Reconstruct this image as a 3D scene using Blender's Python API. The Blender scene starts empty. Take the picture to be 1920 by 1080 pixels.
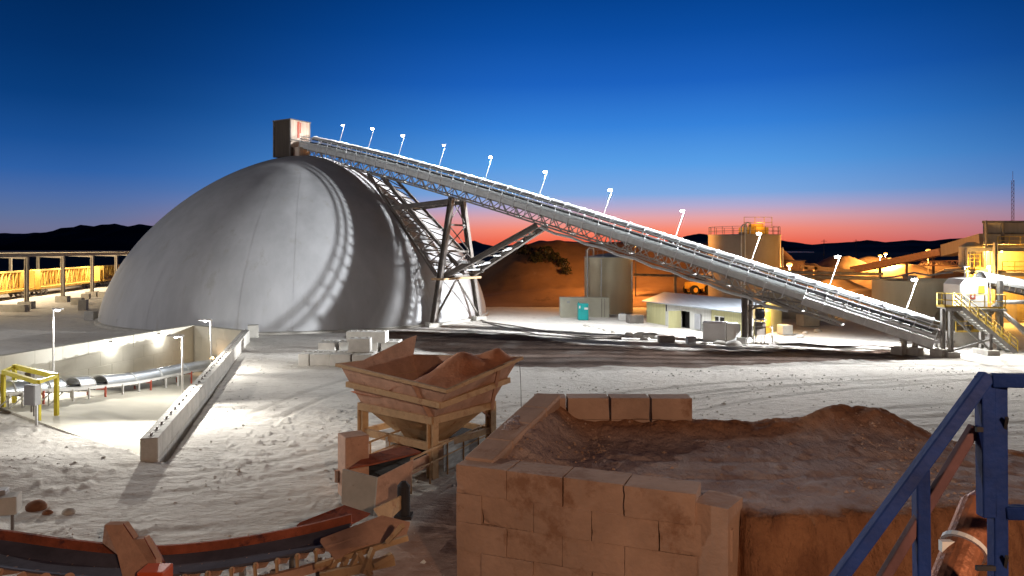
import bpy, math, random
import numpy as np
from mathutils import Vector, Matrix
R = math.radians
random.seed(7)
sc = bpy.context.scene
col = sc.collection
# ------------------------------------------------------------------ camera
H, F, HZ = 8.0, 1371.0, 468.0
cd = bpy.data.cameras.new('camera'); cam = bpy.data.objects.new('camera', cd); col.objects.link(cam)
cam.location = (0, 0, H); cam.rotation_euler = (R(90), 0, 0)
cd.sensor_width = 36; cd.lens = 36*F/1920; cd.shift_y = -(540-HZ)/1920
cd.clip_start = 0.1; cd.clip_end = 30000
sc.camera = cam
sc.view_settings.view_transform = 'Standard'; sc.view_settings.look = 'None'
sc.view_settings.exposure = 0.0; sc.view_settings.gamma = 1.0
sc.cycles.use_denoising = True
sc.cycles.max_bounces = 5; sc.cycles.diffuse_bounces = 3
sc.cycles.sample_clamp_indirect = 4.0

def lin(r, g, b):
    f = lambda c: (c/255/12.92) if c/255 <= .04045 else ((c/255+.055)/1.055)**2.4
    return (f(r), f(g), f(b), 1)

# ------------------------------------------------------------------ dusk sky
w = bpy.data.worlds.new('World'); sc.world = w; w.use_nodes = True
nt = w.node_tree; nt.nodes.clear()
def N(nt, t, **k):
    n = nt.nodes.new(t)
    for a, b in k.items():
        if a.startswith('i_'): n.inputs[int(a[2:]) if a[2:].isdigit() else a[2:]].default_value = b
        else: setattr(n, a, b)
    return n
def ramp(nt, stops, interp='LINEAR'):
    r = nt.nodes.new('ShaderNodeValToRGB'); e = r.color_ramp.elements; r.color_ramp.interpolation = interp
    while len(e) > 1: e.remove(e[-1])
    e[0].position, e[0].color = stops[0]
    for p, c in stops[1:]:
        x = e.new(p); x.color = c
    return r
L = nt.links.new
tc = N(nt, 'ShaderNodeTexCoord'); sep = N(nt, 'ShaderNodeSeparateXYZ'); L(tc.outputs['Generated'], sep.inputs[0])
def sy(y): t = (HZ-y)/F; return max(0, t/math.sqrt(1+t*t))
dark = (0.0012, 0.004, 0.016, 1)
rc = ramp(nt, [(0, lin(236, 92, 62)), (sy(452), lin(246, 108, 78)), (sy(430), lin(250, 140, 116)), (sy(410), lin(230, 164, 166)), (sy(390), lin(184, 172, 206)),
               (sy(365), lin(126, 170, 226)), (sy(310), lin(88, 158, 230)), (sy(240), lin(54, 130, 218)), (sy(160), lin(28, 98, 192)),
               (sy(70), lin(12, 78, 164)), (sy(0), lin(5, 66, 144)), (.42, lin(4, 38, 88)), (.62, dark), (1, dark)])
rs = ramp(nt, [(0, lin(120, 84, 100)), (sy(455), lin(108, 102, 130)), (sy(435), lin(110, 114, 148)), (sy(410), lin(94, 114, 158)), (sy(380), lin(76, 108, 166)),
               (sy(340), lin(46, 96, 166)), (sy(290), lin(26, 80, 150)), (sy(220), lin(10, 62, 126)), (sy(140), lin(4, 50, 108)),
               (sy(60), lin(1, 42, 94)), (sy(0), lin(0, 36, 84)), (.42, lin(0, 24, 56)), (.62, dark), (1, dark)])
rb = ramp(nt, [(0, lin(20, 26, 44)), (.2, lin(12, 24, 48)), (.5, dark), (1, dark)])
for r in (rc, rs, rb): L(sep.outputs[2], r.inputs[0])
cx = N(nt, 'ShaderNodeCombineXYZ'); L(sep.outputs[0], cx.inputs[0]); L(sep.outputs[1], cx.inputs[1])
nrm = N(nt, 'ShaderNodeVectorMath', operation='NORMALIZE'); L(cx.outputs[0], nrm.inputs[0])
ga = math.atan(215/F)
dt = N(nt, 'ShaderNodeVectorMath', operation='DOT_PRODUCT'); L(nrm.outputs[0], dt.inputs[0]); dt.inputs[1].default_value = (math.sin(ga), math.cos(ga), 0)
ac = N(nt, 'ShaderNodeMath', operation='ARCCOSINE'); L(dt.outputs['Value'], ac.inputs[0])
m1 = N(nt, 'ShaderNodeMapRange', interpolation_type='SMOOTHSTEP'); L(ac.outputs[0], m1.inputs[0]); m1.inputs[1].default_value = R(5); m1.inputs[2].default_value = R(41)
m2 = N(nt, 'ShaderNodeMapRange', interpolation_type='SMOOTHSTEP'); L(ac.outputs[0], m2.inputs[0]); m2.inputs[1].default_value = R(42); m2.inputs[2].default_value = R(75)
x1 = N(nt, 'ShaderNodeMix', data_type='RGBA'); L(m1.outputs[0], x1.inputs[0]); L(rc.outputs[0], x1.inputs[6]); L(rs.outputs[0], x1.inputs[7])
x2 = N(nt, 'ShaderNodeMix', data_type='RGBA'); L(m2.outputs[0], x2.inputs[0]); L(x1.outputs[2], x2.inputs[6]); L(rb.outputs[0], x2.inputs[7])
bg = N(nt, 'ShaderNodeBackground', i_Strength=1.0); L(x2.outputs[2], bg.inputs[0])
wo = N(nt, 'ShaderNodeOutputWorld'); L(bg.outputs[0], wo.inputs[0])

# lamp strengths (watts): tuned together here
E_CONV, E_TROUGH, E_WALL, E_FILL, E_SODIUM, E_SHED, E_FLOOD, E_FLOOD2, E_YARD, E_FRONT = 9000, 2000, 130, 15500, 10000, 5200, 27000, 330000, 21000, 68000
COOL, WARM, SODIUM = (0.96, .98, 1), (1, .62, .39), (1, .42, .09)

# ------------------------------------------------------------------ pixel helpers: a photo pixel to a point on level z, or at depth Y
def G(px, py, z=0.0):
    Y = (H-z)*F/(py-HZ); return Vector(((px-960)/F*Y, Y, z))
def Q(px, py, Y): return Vector(((px-960)/F*Y, Y, H-(py-HZ)*Y/F))

# ------------------------------------------------------------------ noise
def _hash(ix, iy, s):
    h = (ix.astype(np.int64)*374761393 + iy.astype(np.int64)*668265263 + s*974634541) & 0x7fffffff
    h = ((h ^ (h >> 13))*1274126177) & 0x7fffffff
    return ((h ^ (h >> 16)) & 0xffff)/65535.0
def vnoise(x, y, s=0):
    x = np.asarray(x, float); y = np.asarray(y, float)
    ix = np.floor(x); iy = np.floor(y); fx = x-ix; fy = y-iy
    fx = fx*fx*(3-2*fx); fy = fy*fy*(3-2*fy)
    a = _hash(ix, iy, s); b = _hash(ix+1, iy, s); c = _hash(ix, iy+1, s); d = _hash(ix+1, iy+1, s)
    return (a*(1-fx)+b*fx)*(1-fy)+(c*(1-fx)+d*fx)*fy
def fbm(x, y, o=4, s=0):
    r = 0; a = .5
    for k in range(o):
        r = r+a*(vnoise(x, y, s+k)-.5); x = x*2.03+17.1; y = y*2.03+5.3; a *= .5
    return r
def sstep(a, b, x): t = np.clip((x-a)/(b-a), 0, 1); return t*t*(3-2*t)

# ------------------------------------------------------------------ materials
MATS = {}
def M(name, c, rough=.8, metal=0.0, var=.25, scale=1.5, bump=.15, bscale=12, c2=None, stretch=(1, 1, 1), trans=0.0, spots=None, spec=.3):
    m = bpy.data.materials.new(name); m.use_nodes = True; nt = m.node_tree; L = nt.links.new
    b = nt.nodes['Principled BSDF']; out = nt.nodes['Material Output']
    tc = N(nt, 'ShaderNodeTexCoord'); mp = N(nt, 'ShaderNodeMapping'); mp.inputs['Scale'].default_value = stretch
    oi = N(nt, 'ShaderNodeObjectInfo'); va = N(nt, 'ShaderNodeVectorMath', operation='ADD'); L(tc.outputs['Object'], va.inputs[0]); L(oi.outputs['Location'], va.inputs[1])
    L(va.outputs[0], mp.inputs[0])
    n1 = N(nt, 'ShaderNodeTexNoise'); n1.inputs['Scale'].default_value = scale; n1.inputs['Detail'].default_value = 7; n1.inputs['Roughness'].default_value = .62
    L(mp.outputs[0], n1.inputs[0])
    ca = tuple(x*(1-var) for x in c)+(1,); cb = (tuple(min(1, x*(1+var)) for x in c) if c2 is None else tuple(c2))+(1,)
    r = ramp(nt, [(.32, ca), (.68, cb)]); L(n1.outputs[0], r.inputs[0]); last = r.outputs[0]
    if spots:
        n3 = N(nt, 'ShaderNodeTexNoise'); n3.inputs['Scale'].default_value = spots[1]; n3.inputs['Detail'].default_value = 8; n3.inputs['Roughness'].default_value = .7
        L(mp.outputs[0], n3.inputs[0])
        r3 = ramp(nt, [(spots[2], (0, 0, 0, 1)), (min(1, spots[2]+.1), (1, 1, 1, 1))]); L(n3.outputs[0], r3.inputs[0])
        mx = N(nt, 'ShaderNodeMix', data_type='RGBA'); L(r3.outputs[0], mx.inputs[0]); L(last, mx.inputs[6]); mx.inputs[7].default_value = tuple(spots[0])+(1,)
        last = mx.outputs[2]
    L(last, b.inputs['Base Color'])
    b.inputs['Roughness'].default_value = rough; b.inputs['Metallic'].default_value = metal
    b.inputs['Specular IOR Level'].default_value = spec
    if bump:
        n2 = N(nt, 'ShaderNodeTexNoise'); n2.inputs['Scale'].default_value = bscale; n2.inputs['Detail'].default_value = 6
        L(va.outputs[0], n2.inputs[0])
        bp = N(nt, 'ShaderNodeBump'); bp.inputs['Strength'].default_value = bump; bp.inputs['Distance'].default_value = .05
        L(n2.outputs[0], bp.inputs['Height']); L(bp.outputs[0], b.inputs['Normal'])
    if trans:
        t = N(nt, 'ShaderNodeBsdfTranslucent'); L(last, t.inputs[0])
        mx = N(nt, 'ShaderNodeMixShader'); mx.inputs[0].default_value = trans
        L(b.outputs[0], mx.inputs[1]); L(t.outputs[0], mx.inputs[2]); L(mx.outputs[0], out.inputs[0])
    MATS[name] = m; return m
def EM(name, c, s):
    m = bpy.data.materials.new(name); m.use_nodes = True; nt = m.node_tree
    b = nt.nodes['Principled BSDF']; b.inputs['Base Color'].default_value = (.8, .8, .8, 1)
    b.inputs['Emission Color'].default_value = tuple(c)+(1,); b.inputs['Emission Strength'].default_value = s
    return m
m_dome = M('dome shell', (.43, .43, .44), .75, var=.11, scale=.45, bump=.10, bscale=1.5, stretch=(1, 1, .12), spots=((.385, .375, .365), .6, .58))
m_conc = M('concrete', (.44, .42, .38), .9, var=.16, scale=1.2, bump=.25, bscale=9, spots=((.30, .28, .25), 2.2, .6))
m_cream = M('pale concrete', (.56, .53, .445), .9, var=.08, scale=.5, bump=.15, bscale=6)
m_white = M('white concrete block', (.58, .56, .52), .9, var=.12, scale=1.6, bump=.25, bscale=10)
m_rblock = M('dusty red block', (.44, .30, .225), .95, var=.2, scale=.7, bump=.4, bscale=9, spots=((.30, .175, .115), .8, .55))
m_dirt = M('red dirt', (.20, .095, .055), .98, var=.35, scale=.8, bump=.7, bscale=7, spots=((.13, .055, .035), 2.2, .57))
m_pile = M('orange earth', (.34, .15, .075), .98, var=.22, scale=1.1, bump=.6, bscale=9)
m_steel = M('galvanised steel', (.64, .66, .66), .5, .12, var=.14, scale=2, bump=.05)
m_dsteel = M('weathered steel', (.20, .18, .165), .7, .2, var=.25, scale=1.5, bump=.1, spots=((.12, .07, .045), 2.5, .6))
m_gsteel = M('grey steel', (.33, .32, .30), .65, .2, var=.2, scale=1.2, bump=.08)
m_hood = M('white hood sheet', (.74, .76, .77), .45, .1, var=.08, scale=1, bump=.05)
m_hoodshade = M('shaded hood sheet', (.10, .115, .11), .6, .2, var=.2, scale=1.5)  # hood's unlit lower side: shade put into the sheet colour
m_mesh = M('wire mesh panel', (.60, .62, .62), .6, .0, var=.3, scale=1.6, bump=.3, bscale=30, stretch=(1, 1, 6), trans=.45)
m_belt = M('black rubber belt', (.03, .03, .035), .75, var=.3, scale=2)
m_dark = M('dark void', (.012, .011, .01), .9, var=.3)
m_rust = M('rusty yellow steel', (.52, .355, .205), .85, .05, var=.14, scale=2.0, bump=.3, bscale=12, spots=((.40, .22, .12), 3.0, .55))
m_rust2 = M('dusty rust plate', (.52, .32, .23), .9, .05, var=.14, scale=2.2, bump=.35, bscale=14, spots=((.38, .215, .15), 3.2, .58))
m_rustred = M('red oxide steel', (.27, .075, .04), .85, .05, var=.35, scale=1.6, bump=.4, bscale=14, spots=((.10, .035, .035), 2.4, .55))
m_bluebelt = M('blue grey belt', (.085, .085, .115), .8, var=.3, scale=1.4, bump=.2)
m_yellow = M('yellow paint', (.66, .56, .05), .5, var=.12, scale=2)
m_ryellow = M('yellow handrail paint', (.68, .48, .09), .5, var=.12, scale=2)
m_blue = M('blue paint', (.006, .027, .145), .6, .0, var=.3, scale=5, bump=.1, bscale=30, spots=((.045, .03, .05), 6, .66), spec=.2)
m_railcar = M('railcar yellow', (.70, .43, .09), .6, var=.2, scale=.6, bump=.1)
m_shed = M('shed beige steel', (.45, .40, .33), .7, var=.15, scale=1)
m_tank = M('tank plate', (.56, .51, .37), .6, .1, var=.1, scale=.5, bump=.06, stretch=(1, 1, .2))
m_tankd = M('large tank plate', (.40, .33, .25), .65, .1, var=.1, scale=.4, bump=.05)
m_byell = M('pale yellow siding', (.52, .50, .27), .7, var=.10, scale=1.2, stretch=(6, 6, .3), bump=.1)
m_bwhite = M('white ribbed siding', (.55, .55, .51), .65, .1, var=.14, scale=1.5, stretch=(7, 7, .3), bump=.15)
m_roof = M('metal roof', (.38, .42, .46), .5, .3, var=.10, scale=.8, stretch=(4, .4, 1))
m_teal = M('teal plastic', (.02, .36, .36), .45, var=.1)
m_cont = M('container paint', (.50, .49, .40), .6, var=.08, scale=1)
m_wpaint = M('white paint', (.75, .75, .73), .45, var=.06)
m_grey = M('grey enclosure', (.33, .34, .36), .5, var=.1)
m_mach = M('machine yellow', (.62, .36, .05), .5, var=.15)
m_tyre = M('tyre rubber', (.02, .02, .02), .9, var=.3)
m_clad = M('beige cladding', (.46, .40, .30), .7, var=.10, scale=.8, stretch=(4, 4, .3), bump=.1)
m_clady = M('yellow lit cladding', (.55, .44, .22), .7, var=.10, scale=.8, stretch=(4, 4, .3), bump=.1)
m_silver = M('aluminium cover', (.66, .70, .73), .28, .75, var=.08, scale=1)
m_redst = M('red steel', (.48, .11, .07), .6, var=.2)
m_shrub = M('dark shrub leaves', (.022, .026, .014), .9, var=.4, scale=4, bump=.3)
m_lens = EM('led lens', (.95, .98, 1), 60)
m_lensw = EM('sodium lens', (1, .47, .09), 2.6)
m_lensd = EM('dim led lens', (1, .98, .93), 14)
m_rustbox = M('rusty corrugated sheet', (.62, .50, .40), .7, .1, var=.3, scale=1.2, stretch=(7, 7, .25), bump=.2, spots=((.55, .10, .05), .9, .56))
m_darkbox = M('dark brown sheet', (.10, .08, .065), .8, .1, var=.25, scale=1.2, stretch=(5, 5, .3), bump=.2)
m_copper = M('rusty pipe', (.34, .14, .075), .5, .35, var=.35, scale=6, bump=.3, bscale=20, spots=((.12, .045, .03), 9, .56))
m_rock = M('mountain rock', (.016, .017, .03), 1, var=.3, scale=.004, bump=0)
m_scree = M('stockpile sand', (.42, .31, .22), .98, var=.25, scale=.3, bump=.9, bscale=.9)
m_hill = M('brown hillside soil', (.27, .155, .095), .98, var=.3, scale=.12, bump=.6, bscale=.8, spots=((.10, .055, .03), .13, .6))
m_ore = M('ore heap', (.52, .23, .125), .98, var=.2, scale=1.3, bump=.6, bscale=8)

# ------------------------------------------------------------------ mesh builder
Z = Vector((0, 0, 1))
class MB:
    def __init__(s): s.v = []; s.f = []
    def add(s, vs, fs):
        n = len(s.v); s.v += [tuple(v) for v in vs]; s.f += [tuple(i+n for i in f) for f in fs]; return s
    def hexa(s, c8): return s.add(c8, [(3, 2, 1, 0), (4, 5, 6, 7), (0, 1, 5, 4), (1, 2, 6, 5), (2, 3, 7, 6), (3, 0, 4, 7)])
    def box(s, c, d, rz=0, m=None):
        c = Vector(c); hx, hy, hz = d[0]/2, d[1]/2, d[2]/2
        m = m or Matrix.Rotation(rz, 3, 'Z')
        return s.hexa([c+m @ Vector(p) for p in ((-hx, -hy, -hz), (hx, -hy, -hz), (hx, hy, -hz), (-hx, hy, -hz), (-hx, -hy, hz), (hx, -hy, hz), (hx, hy, hz), (-hx, hy, hz))])
    def beam(s, p, q, w, h=None, up=Z):
        p = Vector(p); q = Vector(q); h = h or w; t = (q-p).normalized(); up = Vector(up)
        a = t.cross(up)
        if a.length < 1e-3: a = t.cross(Vector((1, 0, 0)))
        a.normalize(); b = a.cross(t).normalized(); a *= w/2; b *= h/2
        return s.hexa([p-a-b, p+a-b, q+a-b, q-a-b, p-a+b, p+a+b, q+a+b, q-a+b])
    def ibeam(s, p, q, w, h, t=None, up=Z):
        p = Vector(p); q = Vector(q); t = t or w*.16; d = (q-p).normalized(); a = d.cross(Vector(up))
        if a.length < 1e-3: a = d.cross(Vector((1, 0, 0)))
        a.normalize(); b = a.cross(d).normalized()
        s.beam(p+b*(h-t)/2, q+b*(h-t)/2, w, t, up); s.beam(p-b*(h-t)/2, q-b*(h-t)/2, w, t, up); return s.beam(p, q, t, h-2.02*t, up)
    def tube(s, p, q, r, n=10, r2=None):
        p = Vector(p); q = Vector(q); t = (q-p).normalized(); a = t.orthogonal().normalized(); b = t.cross(a); r2 = r if r2 is None else r2
        vs = [p+(a*math.cos(2*math.pi*i/n)+b*math.sin(2*math.pi*i/n))*r for i in range(n)]
        vs += [q+(a*math.cos(2*math.pi*i/n)+b*math.sin(2*math.pi*i/n))*r2 for i in range(n)]
        return s.add(vs, [(i, (i+1) % n, n+(i+1) % n, n+i) for i in range(n)]+[tuple(range(n-1, -1, -1)), tuple(range(n, 2*n))])
    def path(s, pts, r, n=8):
        for a, b in zip(pts, pts[1:]): s.tube(a, b, r, n)
        return s
    def lathe(s, prof, c, n=48):
        c = Vector(c); vs = []; fs = []
        for r, z in prof:
            for i in range(n):
                a = 2*math.pi*i/n; vs.append(c+Vector((r*math.cos(a), r*math.sin(a), z)))
        for k in range(len(prof)-1):
            for i in range(n):
                j = (i+1) % n; fs.append((k*n+i, k*n+j, (k+1)*n+j, (k+1)*n+i))
        return s.add(vs, fs)
    def prism(s, poly, z0, z1):
        n = len(poly); g = lambda z, p: z(p) if callable(z) else z
        vs = [(p[0], p[1], g(z0, p)) for p in poly]+[(p[0], p[1], g(z1, p)) for p in poly]
        return s.add(vs, [tuple(range(n-1, -1, -1)), tuple(range(n, 2*n))]+[(i, (i+1) % n, n+(i+1) % n, n+i) for i in range(n)])
    def slab(s, poly, d):
        d = Vector(d); n = len(poly); vs = [Vector(p) for p in poly]; vs += [p+d for p in vs]
        return s.add(vs, [tuple(range(n-1, -1, -1)), tuple(range(n, 2*n))]+[(i, (i+1) % n, n+(i+1) % n, n+i) for i in range(n)])
    def sweep(s, rings, closed=True, caps=True):
        n = len(rings[0]); vs = [v for r in rings for v in r]; fs = []
        for k in range(len(rings)-1):
            for i in range(n if closed else n-1):
                j = (i+1) % n; fs.append((k*n+i, k*n+j, (k+1)*n+j, (k+1)*n+i))
        if caps and closed: fs += [tuple(range(n-1, -1, -1)), tuple((len(rings)-1)*n+i for i in range(n))]
        return s.add(vs, fs)
    def ball(s, c, r, n=10, sc=(1, 1, 1)):
        c = Vector(c); prof = [(math.sin(math.pi*k/n), -math.cos(math.pi*k/n)) for k in range(n+1)]
        vs = []; fs = []; m = n*2
        for a, b in prof:
            for i in range(m): t = math.pi*2*i/m; vs.append(c+Vector((a*math.cos(t)*r*sc[0], a*math.sin(t)*r*sc[1], b*r*sc[2])))
        for k in range(n):
            for i in range(m): fs.append((k*m+i, k*m+(i+1) % m, (k+1)*m+(i+1) % m, (k+1)*m+i))
        return s.add(vs, fs)
    def build(s, name, mat, parent=None, org=None, smooth=False, bevel=0, solid=0):
        o3 = Vector((0, 0, 0))
        if parent is not None:
            p = parent
            while p.parent: p = p.parent
            o3 = p.location.copy()
        elif org is not None: o3 = Vector(org)
        me = bpy.data.meshes.new(name); me.from_pydata([(v[0]-o3[0], v[1]-o3[1], v[2]-o3[2]) for v in s.v], [], s.f)
        me.materials.append(mat); me.validate(); me.update()
        o = bpy.data.objects.new(name, me); col.objects.link(o)
        if parent is not None: o.parent = parent
        else: o.location = o3
        if smooth: me.polygons.foreach_set('use_smooth', [True]*len(me.polygons))
        if solid: md = o.modifiers.new('solid', 'SOLIDIFY'); md.thickness = solid; md.offset = -1
        if bevel:
            md = o.modifiers.new('bevel', 'BEVEL'); md.width = bevel; md.segments = 2; md.limit_method = 'ANGLE'; md.angle_limit = R(40)
        return o
def tag(o, label=None, cat=None, group=None, kind=None):
    if label: o['label'] = label
    if cat: o['category'] = cat
    if group: o['group'] = group
    if kind: o['kind'] = kind
    return o
def T(name, label, cat, loc=(0, 0, 0), group=None):
    o = bpy.data.objects.new(name, None); col.objects.link(o); o.location = Vector(loc); o.empty_display_size = .3
    return tag(o, label, cat, group)
def dup(root, loc, rz=0, label=None):
    r = root.copy(); col.objects.link(r); r.location = Vector(loc); r.rotation_euler = (0, 0, rz)
    if label: r['label'] = label
    for ch in list(root.children):
        c = ch.copy(); col.objects.link(c); c.parent = r
        for g in list(ch.children):
            d = g.copy(); col.objects.link(d); d.parent = c
    return r
def light(name, kind, loc, e, c, parent, r=.12, **k):
    d = bpy.data.lights.new(name, kind); d.energy = e; d.color = c
    if kind == 'AREA': d.size = r
    else: d.shadow_soft_size = r
    for a, b in k.items(): setattr(d, a, b)
    o = bpy.data.objects.new(name, d); col.objects.link(o)
    p = parent
    while p.parent: p = p.parent
    o.location = Vector(loc)-p.location; o.parent = parent
    return o
def aim(o, d):
    o.rotation_euler = Vector(d).to_track_quat('-Z', 'Y').to_euler()
def np_grid(name, V, nr, nc, mat, kind='structure', attrs=None, wrap=False):
    me = bpy.data.meshes.new(name); V = np.asarray(V, np.float32).reshape(-1, 3)
    i = np.arange(nr-1)[:, None]*nc; j = np.arange(nc if wrap else nc-1)[None, :]; jn = (j+1) % nc
    f = np.stack([i+j, i+jn, i+nc+jn, i+nc+j], -1).reshape(-1, 4).astype(np.int32)
    me.vertices.add(len(V)); me.vertices.foreach_set('co', V.ravel())
    me.loops.add(f.size); me.loops.foreach_set('vertex_index', f.ravel())
    me.polygons.add(len(f)); me.polygons.foreach_set('loop_start', np.arange(len(f), dtype=np.int32)*4)
    me.update(calc_edges=True); me.polygons.foreach_set('use_smooth', np.ones(len(f), bool))
    for k, a in (attrs or {}).items():
        at = me.attributes.new(k, 'FLOAT', 'POINT'); at.data.foreach_set('value', np.asarray(a, np.float32).ravel())
    me.materials.append(mat); o = bpy.data.objects.new(name, me); col.objects.link(o)
    if kind: o['kind'] = kind
    return o
ORD = ['first', 'second', 'third', 'fourth', 'fifth', 'sixth', 'seventh', 'eighth', 'ninth', 'tenth', 'eleventh', 'twelfth', 'thirteenth', 'fourteenth', 'fifteenth', 'sixteenth']

# ------------------------------------------------------------------ layout constants
DC = Vector((-25.7, 91, 0)); DR, DH = 22.5, 19.7
C0 = Vector((-25.9, 91, 0)); C1 = Vector((33.3, 55, 0))
FA = Vector((-25.9, 36.9)); FB = Vector((-13.4, 27.3)); FN = Vector((.609, .793))
W0 = Vector((-13.75, 27.0)); W1 = Vector((-23.4, 63.4)); LW0 = Vector((-36.5, 34.2)); LW1 = Vector((-29.4, 67.9))
def floor_z(x, y): return -.142*np.maximum(0, (x-FA.x)*FN.x+(y-FA.y)*FN.y)

# ------------------------------------------------------------------ ground
def inpoly(x, y, P):
    r = np.zeros(x.shape, bool); n = len(P)
    for i in range(n):
        (x1, y1), (x2, y2) = P[i], P[(i+1) % n]
        c = ((y1 > y) != (y2 > y)) & (x < (x2-x1)*(y-y1)/(y2-y1+1e-12)+x1); r ^= c
    return r
TP = [(FB.x+.55, FB.y-.15), (W1.x+.3, W1.y+.3), (LW1.x-.3, LW1.y+.3), (-34.7, 43.6)]
def segd(x, y, P):
    d = np.full(x.shape, 1e9)
    for (x1, y1), (x2, y2) in zip(P, P[1:]):
        t = np.clip(((x-x1)*(x2-x1)+(y-y1)*(y2-y1))/((x2-x1)**2+(y2-y1)**2), 0, 1)
        d = np.minimum(d, np.hypot(x-x1-t*(x2-x1), y-y1-t*(y2-y1)))
    return d
def make_ground():
    fine = np.radians(np.arange(-46, 46.01, .12)); coarse = np.radians(np.arange(50, 310, 5.))
    ang = np.concatenate([fine, coarse])
    rad = [3.0]
    while rad[-1] < 170: rad.append(rad[-1]*1.0072)
    while rad[-1] < 14000: rad.append(rad[-1]*1.07)
    rad = np.array(rad)
    A, Rr = np.meshgrid(ang, rad); x = Rr*np.sin(A); y = Rr*np.cos(A)
    fade = 1-sstep(120, 260, Rr)
    h = .28*fbm(x*.11, y*.11, 3, 3)+.045*fbm(x*.7, y*.7, 4, 9)+.03*fbm(x*3.1+y*.6, y*3.3, 4, 21)*vnoise(x*.3, y*.3, 22)
    # churned soil: elongated clods across the yard, rougher on the left foreground
    rough = .25+.75*sstep(-2, -9, x)*sstep(44, 34, y)
    rg = 1-np.abs(2*vnoise(x*.9+y*.25, y*2.1-x*.2, 40)-1); h += rough*.05*sstep(.72, 1, rg)*sstep(.4, .6, vnoise(x*.35, y*.35, 8))
    h += rough*.09*sstep(.74, .95, vnoise(x*4.2, y*4.2, 77))*sstep(.5, .75, vnoise(x*.4, y*.4, 78))
    h += .55*np.exp(-((x+19)**2/18+(y-25.5)**2/7))
    # wheel ruts sweeping through the yard
    rut = np.zeros(x.shape)
    paths = [[(-18, 20), (-9, 21.5), (-3, 25), (6, 36), (18, 43), (40, 48), (60, 50)],
             [(-16, 23), (-8, 26), (-4, 33), (8, 42), (24, 45.5), (45, 46)],
             [(-14, 66), (0, 66), (10, 61), (22, 58), (40, 57)], [(-20, 19), (-9, 19.5), (-1, 22), (8, 31), (20, 37), (45, 39)],
             [(-12, 34), (-10, 44), (-6, 52), (4, 52), (20, 50), (44, 52)], [(12, 30), (22, 33), (35, 33.5), (60, 32)], [(-8, 24), (-13, 22), (-20, 23), (-26, 27)]]
    for k, P in enumerate(paths):
        P = [(a+fo*0, b) for a, b in P for fo in (0,)]
        Pd = []
        for (a, b), (c, d) in zip(P, P[1:]):
            for t in np.linspace(0, 1, 6, endpoint=False): Pd.append((a+(c-a)*t, b+(d-b)*t))
        Pd = np.array(Pd+[P[-1]]); ker = np.ones(7)/7
        pad = np.vstack([np.repeat(Pd[:1], 3, 0), Pd, np.repeat(Pd[-1:], 3, 0)])
        Ps = np.stack([np.convolve(pad[:, 0], ker, 'valid'), np.convolve(pad[:, 1], ker, 'valid')], 1)
        sel = (Rr < 90); xs = x[sel]+.25*fbm(x[sel]*.3, y[sel]*.3, 2, 60+k); ys = y[sel]
        d = segd(xs, ys, [tuple(p) for p in Ps]); dd = np.abs(d-.95)
        g = np.exp(-(dd/.24)**2); sh = np.exp(-((dd-.42)/.14)**2)
        tread = .5+.5*np.sin((xs+ys*.7)*16)
        wgt = (.5+vnoise(xs*.2, ys*.2, 90+k))*(.45+.55*sstep(24, 34, ys))
        rut[sel] = np.maximum(rut[sel], g*wgt); h[sel] += wgt*(-.04*g*(.8+.2*tread)+.025*sh)
    h *= fade
    tr = inpoly(x, y, TP); h = np.where(tr, floor_z(x, y)-.45, h)
    dirt_and_lamplight = sstep(-5.2, -3.2, x-.30*(y-17)+1.4*fbm(x*.6, y*.6, 3, 51))*sstep(27, 23, y+1.5*fbm(x*.5, y*.5, 2, 61))  # brown dirt near the hopper, also standing in for dim orange lamp light
    dirt_and_lamplight = np.maximum(dirt_and_lamplight, sstep(16.6, 15.4, y+.5*fbm(x, y, 2, 4))*(np.abs(x) < 70))
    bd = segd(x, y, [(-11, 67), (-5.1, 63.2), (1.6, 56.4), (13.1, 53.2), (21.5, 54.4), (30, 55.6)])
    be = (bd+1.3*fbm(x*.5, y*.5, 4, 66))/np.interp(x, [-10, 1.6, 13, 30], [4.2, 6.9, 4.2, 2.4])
    soil_shade = sstep(1.06, .92, be)*sstep(33, 29, x)*(.85+.4*vnoise(x*.6, y*.6, 14)).clip(0, 1)  # dark soil band, with the conveyor's cast shadow painted into its colour
    h = h+.22*np.exp(-((be-1)/.1)**2)*sstep(30, 24, x)*sstep(-8, -2, x)*vnoise(x*1.1, y*1.1, 13)*(~tr)
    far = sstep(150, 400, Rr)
    V = np.stack([x, y, h-.02*far], -1)
    m = bpy.data.materials.new('caliche ground'); m.use_nodes = True; nt = m.node_tree; L = nt.links.new
    b = nt.nodes['Principled BSDF']; b.inputs['Roughness'].default_value = .97; b.inputs['Specular IOR Level'].default_value = .1
    tc = N(nt, 'ShaderNodeTexCoord')
    def nz(s, d, r=.6, st=(1, 1, 1)):
        mp = N(nt, 'ShaderNodeMapping'); mp.inputs['Scale'].default_value = st; L(tc.outputs['Object'], mp.inputs[0])
        n = N(nt, 'ShaderNodeTexNoise'); n.inputs['Scale'].default_value = s; n.inputs['Detail'].default_value = d; n.inputs['Roughness'].default_value = r
        L(mp.outputs[0], n.inputs[0]); return n.outputs[0]
    def at(k): a = N(nt, 'ShaderNodeAttribute'); a.attribute_name = k; return a.outputs['Fac']
    def mix(f, a, bb):
        x = N(nt, 'ShaderNodeMix', data_type='RGBA'); L(f, x.inputs[0])
        for i, v in ((6, a), (7, bb)):
            if isinstance(v, tuple): x.inputs[i].default_value = v+(1,)
            else: L(v, x.inputs[i])
        return x.outputs[2]
    def rp(s, a, bb): r = ramp(nt, [(a, (0, 0, 0, 1)), (bb, (1, 1, 1, 1))]); L(s, r.inputs[0]); return r.outputs[0]
    c = mix(rp(nz(.09, 6), .35, .7), (.58, .545, .495), (.70, .67, .62))
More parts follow.
